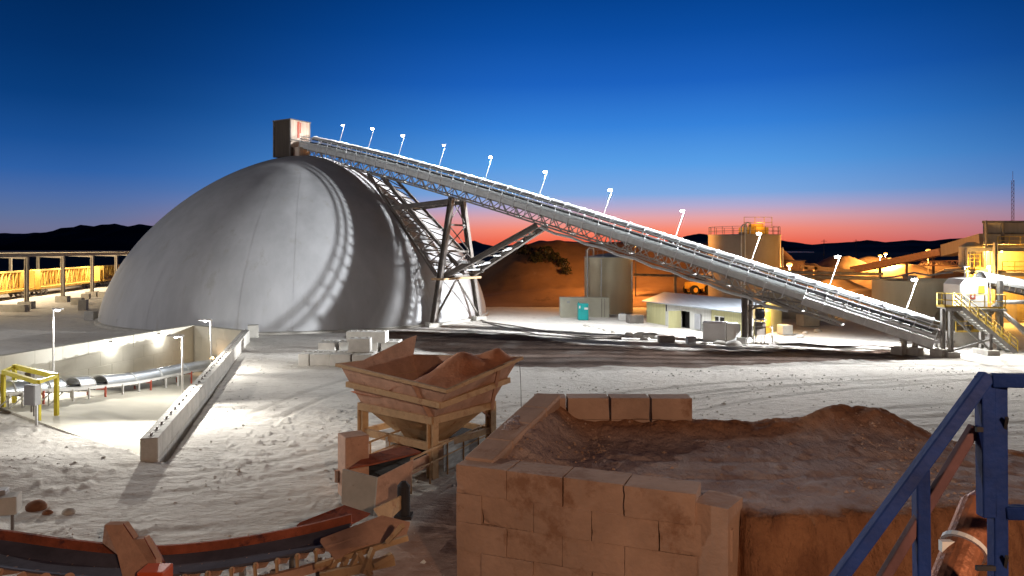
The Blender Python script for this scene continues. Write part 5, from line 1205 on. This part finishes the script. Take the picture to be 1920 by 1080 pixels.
def lowbuilding():
    A = G(1212, 604); B = G(1397, 634); Cc = G(1466, 618); D = A+(Cc-B)
    h = 2.35
    root = T('low_building', 'low building with yellow ends, white ribbed middle and grey metal roof', 'building', (A+B+Cc+D)/4)
    d = (B-A).normalized(); n = Vector((d.y, -d.x, 0))
    W = lambda t, z=0, o=0: A.lerp(B, t)+Z*z+n*o
    def panel(t0, t1, z0, z1, o, mat, nm, th=.1):
        return MB().slab([W(t0, z0, o), W(t1, z0, o), W(t1, z1, o), W(t0, z1, o)], -n*th).build(nm, mat, root)
    m = MB()
    for p, q in ((B, Cc), (Cc, D), (D, A)): m.slab([p-Z*.1, q-Z*.1, q+Z*h, p+Z*h], (A+B+Cc+D)/4*0+((A+B+Cc+D)/4-(p+q)/2).normalized()*.12)
    m.build('wall', m_byell, root)
    panel(0, .225, -.1, h, 0, m_byell, 'wall'); panel(.227, .40, -.1, h, .02, m_bwhite, 'wall'); panel(.49, .70, -.1, h, .02, m_bwhite, 'wall'); panel(.40, .49, 1.75, h, .02, m_bwhite, 'wall'); panel(.702, 1.0, -.1, h, 0, m_byell, 'wall')
    MB().slab([W(.395, 0, -.5), W(.495, 0, -.5), W(.495, 1.8, -.5), W(.395, 1.8, -.5)], -n*.05).build('doorway', m_dark, root)
    o = MB().slab([W(.40, 0, .05), W(.40, 0, 1.3)-d*.4, W(.40, 1.75, 1.3)-d*.4, W(.40, 1.75, .05)], d*.05).build('door', m_byell, root)
    o = MB().slab([W(.74, .9, .04), W(.82, .9, .04), W(.82, 1.65, .04), W(.74, 1.65, .04)], -n*.03).build('window', m_dark, root)
    f = MB().slab([W(.735, .85, .07), W(.825, .85, .07), W(.825, .92, .07), W(.735, .92, .07)], -n*.06).slab([W(.735, 1.62, .07), W(.825, 1.62, .07), W(.825, 1.70, .07), W(.735, 1.70, .07)], -n*.06).slab([W(.775, .92, .07), W(.785, .92, .07), W(.785, 1.62, .07), W(.775, 1.62, .07)], -n*.06); f.build('frame', m_wpaint, o)
    MB().box(W(.58, .9, .12), (.12, .9, 1.5), math.atan2(d.y, d.x)+1.57).build('access_panel', m_grey, root)
    MB().tube(W(.24, 1.5, .05), W(.24, 2.2, .05), .06, 6).build('meter', m_belt, root)
    ov = .35; e0 = A-d*ov+n*ov+Z*h; e1 = B+d*ov+n*ov+Z*h; k = (D-A).normalized(); e2 = Cc+d*ov+k*ov+Z*h; e3 = D-d*ov+k*ov+Z*h; r0_ = e0.lerp(e3, .5)+Z*.75; r1_ = e1.lerp(e2, .5)+Z*.75
    MB().add([e0, e1, r1_, r0_, e2, e3], [(0, 1, 2, 3), (3, 2, 4, 5)]).build('roof', m_roof, root, solid=.1)
    MB().add([B+Z*h, Cc+Z*h, B.lerp(Cc, .5)+Z*(h+.7)], [(0, 1, 2)]).build('gable', m_byell, root); MB().add([A+Z*h, A.lerp(D, .5)+Z*(h+.7), D+Z*h], [(0, 1, 2)]).build('gable', m_byell, root)
    sd = (Cc-B).normalized(); sn = Vector((sd.y, -sd.x, 0)); S = lambda t, z, o=0: B.lerp(Cc, t)+Z*z+sn*o
    MB().slab([S(.42, 0, .05), S(.66, 0, .05), S(.66, 2.0, .05), S(.42, 2.0, .05)], -sn*.04).build('side_door', m_ryellow, root)
    light('assumed_door_light', 'POINT', S(.54, 2.0, .9), 420, (1, .62, .25), root, .1)  # assumed warm light, added to brighten the building's right side
    # annex behind to the right
    a = Q(1505, 600, 84); a.z = 0
    r = T('annex_shed', 'long beige annex shed right of the low building, below the conveyor', 'building', a)
    MB().box(a+Vector((0, 3, 1.5)), (8.0, 5, 3.0), -.15).build('wall', m_clad, r); MB().box(a+Vector((0, 3, 3.06)), (8.5, 5.5, .12), -.15).build('roof', m_roof, r)
    rb_ = MB()
    for q in range(7): rb_.box(a+Vector((-3.6+q*1.2, .42-(-3.6+q*1.2)*.151, 1.5)), (.12, .1, 3.0), -.15)
    rb_.build('pilaster', m_clad, r)
    MB().box(a+Vector((2.3, .05, 1.0)), (1.1, .1, 2.0), -.15).build('door', m_grey, r)
lowbuilding()
def small_units():
    def unit(px, py, w, dp, h, rz, lb, name, cat, mat, front=None, Yc=None):
        p = G(px, py); root = T(name, lb, cat, p)
        MB().box(p+Vector((0, dp/2, h/2)), (w, dp, h), rz).build('cabinet', mat, root, bevel=.04)
        m = Matrix.Rotation(rz, 3, 'Z')
        if front:
            MB().box(p+Vector((0, dp/2, h/2))+m @ Vector((-w/2-.02, 0, 0)), (.04, dp*.85, h*.85), rz).build('grille', front, root)
            MB().box(p+Vector((0, dp/2, h+.03)), (w*1.03, dp*1.03, .06), rz).build('lid', m_wpaint, root)
        return root
    unit(1345, 640, 1.9, 1.6, 1.55, -.35, 'white generator cabinet with green louvred end before the low building', 'generator', 'generator', m_wpaint, M('green grille', (.07, .13, .11), .6))
    unit(1377, 640, 1.2, 1.4, 1.5, -.1, 'plain white cabinet right of the generator', 'cabinet', 'cabinet', m_wpaint)
    unit(1251, 644, 1.35, .8, .62, .0, 'brown steel box on the ground left of the generator', 'steel_box', 'box', m_dsteel, None)
    unit(1297, 646, .72, .6, .65, .1, 'small grey tote box between the brown box and the generator', 'tote_box', 'box', m_grey)
    unit(1520, 612, 1.9, 1.4, 1.2, .2, 'pale concrete cabinet right of the low building under the conveyor', 'utility_cabinet', 'cabinet', m_conc)
    unit(1476, 628, 1.0, 1.2, .9, .1, 'low pale pump box at the right corner of the low building', 'pump_box', 'box', m_conc)
    unit(1192, 607, 1.6, 1.3, .9, .2, 'low dark pallet box at the left end of the low building', 'pallet_box', 'box', m_dsteel)
    rnd = random.Random(4)
    rub = [(1100, 612, .35), (1108, 613, .25), (1140, 620, .5), (1155, 624, .4), (1170, 622, .45), (1125, 617, .25), (1350, 646, .5), (1375, 648, .55), (1200, 632, .6), (1222, 634, .7), (1240, 636, .6), (1180, 628, .35), (1320, 646, .3), (1460, 642, .35), (1500, 632, .3), (1535, 622, .35), (1210, 638, .4), (1510, 625, .25)]
    wh = ['left of', 'before', 'right of']
    for k, (px, py, r) in enumerate(rub):
        o = clod(G(px, py)+Z*r*.2, r, 'pale rubble lump on the ground before the low building', m_white if k % 3 else m_conc, 'rubble_lump', 'pale rubble lumps by the low building')
        o.scale = (1.2, 1, .8)
    # hose lines along the yard
    for k, (pts, lb) in enumerate(((((905, 605), (960, 612), (1030, 625), (1100, 633), (1170, 632)), 'grey hose line on the white ground, upper one below the container'), (((900, 601), (930, 612), (1010, 630), (1090, 637), (1165, 636)), 'grey hose line on the white ground, lower one below the container'), (((1440, 648), (1500, 646), (1560, 652), (1640, 650), (1700, 656)), 'grey hose line on the ground left of the tail trestle'))):
        o = MB().path([G(*p)+Z*.08 for p in pts], .09, 8).build('hose_line', m_dsteel, org=G(*pts[0])); tag(o, lb, 'hose', 'hose lines in the yard')
    # wooden/gantry pipe between tank and big tank
    a = Q(1188, 515, 97); b = Q(1335, 519, 97); c = Q(1266, 517, 97)
    r = T('pipe_bridge', 'dark horizontal pipe carried on a post between the two tanks', 'pipe', (c.x, c.y, 0))
    MB().tube(a, b, .17, 8).build('pipe', m_dsteel, r); MB().beam(Vector((c.x, c.y, -.1)), c+Z*1.5, .3).build('post', m_dsteel, r)
small_units()
def loader():
    x, y = (1311-960)/F*108, 108; z = hz(x, y); root = T('wheel_loader', 'yellow wheel loader parked on the orange hillside bench', 'loader', (0, 0, 0))
    MB().box((.9, 0, 1.5), (2.6, 1.7, 1.1)).box((2.1, 0, 1.35), (.5, 1.5, .8)).build('engine_hood', m_mach, root, bevel=.08)
    MB().box((-.7, 0, 1.2), (1.6, 1.3, .6)).build('front_frame', m_mach, root, bevel=.05)
    o = MB().box((-.2, 0, 2.55), (1.3, 1.4, 1.4)).build('cab', m_dark, root, bevel=.05); MB().box((-.2, 0, 3.3), (1.5, 1.6, .12)).build('cab_roof', m_mach, o)
    for sx in (-1.25, 1.55):
        for sy_ in (-1, 1):
            w_ = MB().tube((sx, sy_*1.0-.28, .78), (sx, sy_*1.0+.28, .78), .78, 20).build('wheel', m_tyre, root, bevel=.05); MB().tube((sx, sy_*1.0-.3, .78), (sx, sy_*1.0+.3, .78), .4, 14).build('rim', m_mach, w_)
    for s_ in (-.45, .45): MB().beam((-.9, s_, 2.0), (-2.4, s_, 1.2), .2, .3).beam((-2.4, s_, 1.2), (-2.9, s_, .6), .2, .25).build('lift_arm', m_mach, root)
    MB().slab([(-2.8, -1.4, .15), (-4.0, -1.4, .1), (-3.4, -1.4, .45), (-3.2, -1.4, 1.25), (-2.8, -1.4, 1.2)], (0, 2.8, 0)).build('bucket', m_mach, root)
    root.location = (x, y, z); root.rotation_euler = (0, 0, R(200)); root.scale = (.9, .9, .9)
loader()

# ------------------------------------------------------------------ right plant: stairs, transfer tower, building, conveyors
def rail_mb(pts, h=1.05, r=.03, mid=(.55,), every=1.2, toe=True):
    m = MB()
    for a, b in zip(pts, pts[1:]):
        a = Vector(a); b = Vector(b); n = max(1, int((b-a).length/every))
        for k in range(n+1): p = a.lerp(b, k/n); m.beam(p, p+Z*h, .06)
        for z in (h,)+tuple(mid): m.tube(a+Z*z, b+Z*z, r, 6)
        if toe: m.beam(a+Z*.08, b+Z*.08, .02, .14)
    return m
def stairs():
    Y0 = 54.0; zt = Q(0, 577, Y0).z
    tL = Q(1772, 577, Y0); tR = Q(1803, 577, Y0); bt = G(1908, 664)
    root = T('access_stair', 'steel stair with yellow handrails descending right from the conveyor landing', 'stair', bt)
    yv = Vector((0, 1.0, 0))
    for s in (0, 1): MB().beam(tR+yv*s, bt+yv*s, .08, .32).build('stringer', m_gsteel, root)
    t = MB(); n = 17
    for k in range(1, n): p = tR.lerp(bt, k/n); t.box(p+Vector((0, .5, .05)), (.30, .94, .05))
    t.build('tread', m_steel, root)
    MB().box((tL+tR)/2+Vector((0, .5, -.02)), ((tR-tL).length, 1.1, .10)).beam(tL+Vector((0, -.06, -.14)), tR+Vector((0, -.06, -.14)), .08, .24).build('landing', m_gsteel, root)
    for s in (0, 1):
        m = MB(); o = Vector((0, s*1.0, 0))
        for k in range(8): p = tR.lerp(bt, k/7)+o; m.beam(p, p+Z*1.05, .07)
        for z in (.38, .70, 1.05): m.tube(tR+o+Z*z, bt+o+Z*z, .032, 6)
        m.build('handrail', m_ryellow, root)
    rail_mb([tL+Vector((0, 1.05, 0)), tL, tR]).build('landing_rail', m_ryellow, root)
    for p in (tL.lerp(tR, .35), tR.lerp(bt, .50)):
        for s in (.0, 1.0): q = p+Vector((0, s, 0)); MB().ibeam(Vector((q.x, q.y, 0)), q-Z*.15, .26, .26, .05).build('column', m_gsteel, root)
    for p in (tL.lerp(tR, .35), tR.lerp(bt, .50)): MB().box(Vector((p.x, p.y+.5, .2)), (.9, 1.9, .5)).build('footing', m_conc, root, bevel=.03)
    p = tL.lerp(tR, .35); q = tR.lerp(bt, .50)
    MB().beam(Vector((p.x, p.y, .5)), Vector((q.x, q.y, q.z-.6)), .13).beam(Vector((p.x, p.y+.1, p.z-.5)), Vector((q.x, q.y+.1, .5)), .13).build('brace', m_gsteel, root)
    # tail transfer bench below
    b = G(1822, 655); r = T('tail_bench', 'concrete and steel tail bench with yellow guard rails below the stair', 'bench', b)
    MB().box(b+Vector((-.1, 1.2, .65)), (2.0, 1.2, 1.3)).build('plinth', m_conc, r, bevel=.04)
    for dx in (-2.4, -1.5): MB().ibeam(b+Vector((dx, .8, 0)), b+Vector((dx, .8, 1.4)), .2, .2, .04).build('leg', m_gsteel, r)
    MB().beam(b+Vector((-5, .6, .45)), b+Vector((-1, .6, .55)), .12, .2).beam(b+Vector((-5, 1.4, .45)), b+Vector((-1, 1.4, .55)), .12, .2).build('skid', m_dsteel, r)
    rail_mb([b+Vector((-.9, .6, 1.3)), b+Vector((1.2, .6, 1.3)), b+Vector((1.2, 1.8, 1.3))], .9).build('guard_rail', m_ryellow, r)
stairs()
def transfer():
    Y0 = 58.5; zf = Q(0, 577, Y0).z
    a = Q(1798, 577, Y0); b = Q(1862, 577, Y0); c = (a+b)/2
    root = T('transfer_tower', 'white transfer chute house on a steel platform with yellow rails', 'tower', (c.x, c.y, 0))
    x0 = Q(1799, 577, Y0).x; x1 = Q(1852, 577, Y0).x; zt = Q(0, 521, Y0).z
    poly = [(x0, zf), (x1, zf), (x1, zt-.1), (x1-.6, zt), (x0+.4, zt-.1), (x0, zt-.55)]
    MB().slab([(p[0], Y0, p[1]) for p in poly], (0, 2.2, 0)).build('chute_house', m_wpaint, root, bevel=.04)
    p = Q(1838, 550, Y0-.02); MB().box(p+Vector((.1, -.01, .3)), (.5, .03, .6)).build('caution_panel', m_yellow, root)
    p = Q(1824, 556, Y0-.02); MB().box(p, (.42, .03, .42)).build('warning_sign', m_redst, root)
    p = Q(1824, 556, Y0-.05); MB().box(p, (.2, .02, .08)).box(p, (.08, .022, .2)).build('sign_mark', m_wpaint, root)
    MB().box((c.x+.1, Y0+.6, zf-.12), ((b-a).length+.6, 3.4, .2)).build('platform', m_gsteel, root)
    rail_mb([(a.x-.2, Y0+2.0, zf), (a.x-.2, Y0-1.0, zf), (b.x+.3, Y0-1.0, zf)], 1.1).build('railing', m_ryellow, root)
    for x, y in ((a.x+1.9, Y0-.7), (b.x+.1, Y0-.7), (a.x+1.9, Y0+2), (b.x+.1, Y0+2)): MB().ibeam((x, y, 0), (x, y, zf-.2), .34, .34, .06).build('column', m_gsteel, root)
    MB().beam((b.x+.1, Y0-.7, zf-.1), (b.x+.1, Y0-.7, zt-.2), .3).build('upright', m_gsteel, root)
    MB().slab([Q(1842, 580, Y0-.7), Q(1868, 580, Y0-.7), Q(1862, 590, Y0-.7), Q(1846, 592, Y0-.7)], (0, 1, 0)).build('gusset', m_gsteel, root)
    # incoming covered conveyor
    r = T('feed_conveyor', 'grey hooded feed conveyor entering the white chute house from the right', 'conveyor', Q(1920, 545, Y0))
    p0 = Q(1838, 528, Y0+1); p1 = Q(1990, 556, Y0+.2)
    def arc(p, rr): return [p+Vector((0, rr*math.cos(math.pi*i/12), rr*math.sin(math.pi*i/12))) for i in range(13)]
    for k in range(4): s0, s1 = k/4+.004, (k+1)/4-.004; MB().sweep([arc(p0.lerp(p1, s0), .85)+arc(p0.lerp(p1, s0), .80)[::-1], arc(p0.lerp(p1, s1), .85)+arc(p0.lerp(p1, s1), .80)[::-1]]).build('hood', m_steel, r)
    for u in (-.8, .8): MB().beam(p0+Vector((.8, u, -.35)), p1+Vector((0, u, -.35)), .1, .3).build('stringer', m_gsteel, r)
    for k in range(12): q = p0.lerp(p1, .12+k*.075); MB().tube(q+Vector((0, -.75, -.1)), q+Vector((0, .75, -.1)), .1, 8).beam(q+Vector((0, -.8, -.4)), q+Vector((.15, -.8, .05)), .07).build('idler', m_clad, r)
    MB().tube(Q(1868, 567, Y0-.2), Q(1990, 565, Y0-.2), .17, 10).build('return_pipe', m_wpaint, r)
    q = Q(1862, 572, Y0-.5); o = MB().tube(q, Q(1945, 640, Y0-.7), .2, 10).tube(Q(1885, 590, Y0-.75), Q(1960, 665, Y0-.9), .12, 10).build('waste_pipe', m_wpaint, org=Q(1945, 640, Y0)); tag(o, 'pair of white sloping waste pipes right of the transfer tower', 'pipe')
    a_ = Q(1857, 523, Y0-1.1); pole_lamp('chute_lamp', a_-Z*1.9, Q(1855, 500, Y0-1.1), (-1, -.4, 0), 'bright white lamp post on the hooded feed conveyor at right', 'lamp', 'white lamp posts near the transfer tower', 420, COOL, m_lens, .05, (.3, .2, .1), glow=.09)
transfer()
def plant():
    Y0 = 80; P = lambda px, py, dy=0: Q(px, py, Y0)+Vector((0, dy, 0))
    b = P(1890, 600); b.z = 0
    root = T('plant_building', 'beige process building with open lit lower floors at the right border', 'building', b)
    def wall(px0, px1, y0, y1, dy, mat, nm, th=.2): return MB().slab([P(px0, y1, dy), P(px1, y1, dy), P(px1, y0, dy), P(px0, y0, dy)], (0, th, 0)).build(nm, mat, root)
    MB().slab([P(1843, 458, 0), P(2050, 458, 0), P(2050, 418, 0), P(1843, 418, 0)], (6, 9, 0)).build('upper_house', m_clad, root)
    MB().slab([P(1838, 418, -.3), P(2060, 418, -.3), P(2060, 414, -.3), P(1838, 414, -.3)], (6.4, 9.6, 0)).build('roof', m_dsteel, root)
    m = MB()
    for x in (1846, 1879): m.beam(P(x, 458, -.12), P(x, 418, -.12), .22)
    m.beam(P(1843, 438, -.1), P(2050, 438, -.1), .16); m.build('cladding_trim', m_dsteel, root)
    MB().beam(P(1838, 464, -1), P(1838, 414, -1), .16).build('downpipe', m_dsteel, root)
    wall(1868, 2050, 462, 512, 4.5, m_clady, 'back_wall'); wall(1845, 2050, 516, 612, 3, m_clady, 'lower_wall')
    m = MB(); m.beam(P(1806, 468, -.6), P(2050, 468, -.6), .3, .4); m.beam(P(1845, 463, -.2), P(2050, 461, -.2), .2, .3); m.build('floor_beam', m_gsteel, root)
    MB().slab([P(1852, 517, -1.2), P(2050, 517, -1.2), P(2050, 510, -1.2), P(1852, 510, -1.2)], (3.7, 5.5, 0)).build('floor_slab', m_gsteel, root)
    for x, y0, y1, dy in ((1808, 470, 600, -.6), (1854, 455, 600, -1.1), (1916, 517, 610, -1), (1824, 470, 512, 1.5)):
        p, q = P(x, y1, dy), P(x, y0, dy); p.z = min(p.z, 0) if y1 > 590 else p.z; MB().ibeam(p, q, .36, .36, .07).build('column', m_gsteel, root)
    # silo on the middle floor
    c = P(1845, 505, 2.2); MB().lathe([(1.25, 0), (1.25, 2.3), (.4, 2.8)], c+Z*.2, 32).build('silo', m_tank, root)
    m = MB(); k = c.copy()
    MB().box(P(1840, 508, 1.2), (4.4, 4, .25)).build('silo_floor', m_gsteel, root)
    rail_mb([P(1808, 506, -.7), P(1830, 506, -.7)], 1.7, mid=(.45, .9, 1.3), every=.5).build('railing', m_ryellow, root)
    rail_mb([P(1868, 509, -1), P(2050, 509, -1)], 1.1).build('railing', m_ryellow, root)
    rail_mb([P(1862, 461, -.8), P(2050, 461, -.8)], 1.0).build('railing', m_ryellow, root)
    MB().box(P(1884, 484, 4.2), (.5, .2, .5)).build('vent', m_dark, root)
    m = MB()
    for x in (1872, 1876, 1897, 1908): m.beam(P(x, 512, 4.35), P(x, 462, 4.35), .1)
    m.build('wall_rib', m_clad, root)
    MB().box(P(1890, 590, 1.2), (2.5, 1.6, 2.4)).build('machine_base', m_clad, root)
    for i, (px, py, dy, e, lb) in enumerate(((1885, 469, 3.0, 1.5, 'sodium lamp under the upper floor of the process building, left one'), (1912, 470, 3.0, 1.5, 'sodium lamp under the upper floor of the process building at the border'), (1815, 518, -1.2, 2.2, 'sodium lamp left of the white chute house'), (1875, 525, .5, 1.6, 'sodium lamp below the floor slab of the process building'))):
        p = P(px, py, dy); r = T('building_lamp', lb, 'lamp', p+Z*.3, 'sodium lamps of the plant')
        MB().box(p+Z*.2, (.35, .3, .2)).build('lamp_head', m_dsteel, r); MB().ball(p, .2, 6).build('lens', m_lensw, r); MB().tube(p+Z*.2, p+Z*.55, .04, 6).build('stem', m_dsteel, r)
        light('lamp_light', 'POINT', p+Vector((0, -.5, -.25)), E_SODIUM*.14*e, (1, .52, .12), r, .15)
    # long background conveyor
    r = T('background_conveyor', 'long brown gallery conveyor rising to the process building behind the stockpiles', 'conveyor', Q(1720, 500, 115))
    a, b_, c_ = Q(1600, 506, 122), Q(1768, 472, 108), Q(1850, 450, 96)
    MB().beam(a, b_, 1.6, 1.0).build('gallery', m_rust2, r); MB().beam(Q(1776, 470, 107), c_, 1.8, 1.7).build('upper_gallery', m_clad, r)
    m = MB(); d0 = Q(1728, 490, 111); d1 = Q(1838, 488, 100); t0 = Q(1722, 498, 111); t1 = Q(1838, 498, 100)
    for k in range(11):
        u, v = d0.lerp(d1, k/11), t0.lerp(t1, k/11); u2, v2 = d0.lerp(d1, (k+1)/11), t0.lerp(t1, (k+1)/11); m.beam(u, v, .1); m.beam(u, v2, .08); m.beam(u, u2, .12); m.beam(v, v2, .14)
    m.build('truss', m_rust2, r)
    m = MB()
    for x in (1650, 1700, 1750): p = Q(x, 506-(x-1600)*.2, 116); m.beam(Vector((p.x, p.y, 0)), p-Z*.5, .3)
    m.build('trestle', m_dsteel, r)
    r = T('pipe_rack', 'pair of long horizontal pipes on posts behind the conveyor at right', 'pipe rack', Q(1560, 600, 88)*1)
    r.location.z = 0
    for y, rr in ((512, .18), (520, .24)): MB().tube(Q(1455, y-2, 88), Q(1655, y+2, 88), rr, 8).build('pipe', m_dsteel, r)
    for x in (1492, 1530, 1648): p = Q(x, 524, 88); MB().beam(Vector((p.x, p.y, -.1)), p+Z*.3, .22).build('post', m_dsteel, r)
    r = T('boom_gantry', 'orange-lit steel boom gantry standing behind the pipe rack', 'gantry', Q(1520, 520, 95)); 
    m = MB(); m.beam(Q(1500, 500, 95), Q(1600, 509, 95), .4, .5); m.build('boom', m_rust, r)
    for x in (1508, 1527): MB().beam(Q(x, 530, 95), Q(x+2, 500, 95), .4).build('leg', m_rust, r)
    MB().beam(Q(1460, 502, 96), Q(1500, 516, 95), .5, .4).build('side_boom', m_rust, r)
    for i, (px, py, Yc, base, e, lb) in enumerate(((1650, 482, 148, 503, 1.5, 'glowing sodium lamp above the stockpiles, left of a trio'), (1660, 478, 165, 500, .8, 'glowing sodium lamp above the stockpiles, middle and smallest of a trio'), (1668, 488, 140, 508, 1.5, 'glowing sodium lamp above the stockpiles, right of a trio'), (1740, 472, 128, 505, 1.6, 'glowing sodium lamp above the long background conveyor'), (1480, 498, 100, 530, .8, 'glowing sodium lamp beside the orange boom frame'))):
        t = Q(px, py-3, Yc); gz = max(-.2, float(ore(np.array([t.x]), np.array([t.y]))[0])-.3)
        pole_lamp('sodium_lamp', (t.x, t.y, gz), t, (-.3, -1, 0), lb, 'lamp', 'sodium lamps of the plant', E_SODIUM*e*1.3, SODIUM, m_lensw, .09, (.6, .35, .15), pm=m_dsteel, glow=.34, lr=.2)
    # masts and poles on the skyline
    t = Q(1899, 338, 200); r = T('radio_mast', 'thin lattice radio mast on the skyline at the right border', 'mast', (t.x, t.y, 0))
    m = MB(); zz = t.z
    for a_ in range(3): 
        o3 = Vector((math.cos(a_*2.1)*.35, math.sin(a_*2.1)*.35, 0)); m.beam(Vector((t.x, t.y, 0))+o3, t+o3, .08)
    for k in range(24): z = zz*k/24; m.beam(Vector((t.x-.3, t.y, z)), Vector((t.x+.3, t.y, z+zz/24)), .05)
    m.build('lattice', m_rustred, r); MB().tube(t, t+Z*2.5, .05, 6).build('antenna', m_rustred, r)
    for i, (px, top, Yc, lb) in enumerate(((1545, 449, 260, 'thin utility pole against the dark mountains, left one'), (1605, 449, 280, 'thin utility pole against the dark mountains, right one'), (1713, 474, 230, 'short utility pole beside the sodium lamps'))):
        t = Q(px, top, Yc); r = T('utility_pole', lb, 'pole', (t.x, t.y, 0), 'utility poles beyond the plant'); MB().tube((t.x, t.y, 0), t, .16, 6, .1).build('pole', m_dsteel, r); MB().beam(t+Vector((-1, 0, -.6)), t+Vector((1, 0, -.6)), .12).build('crossarm', m_dsteel, r)
    p = Q(1489, 500, 125); r = T('orange_shed', 'small orange-lit shed below the dark mountains right of the large tank', 'shed', (p.x, p.y, 0)); MB().box(Vector((p.x, p.y, (p.z+1.0)/2)), (2.4, 3, p.z+1.0)).build('wall', m_rust, r); MB().box(Vector((p.x, p.y, p.z+1.05)), (2.7, 3.3, .15)).build('roof', m_dsteel, r)
plant()
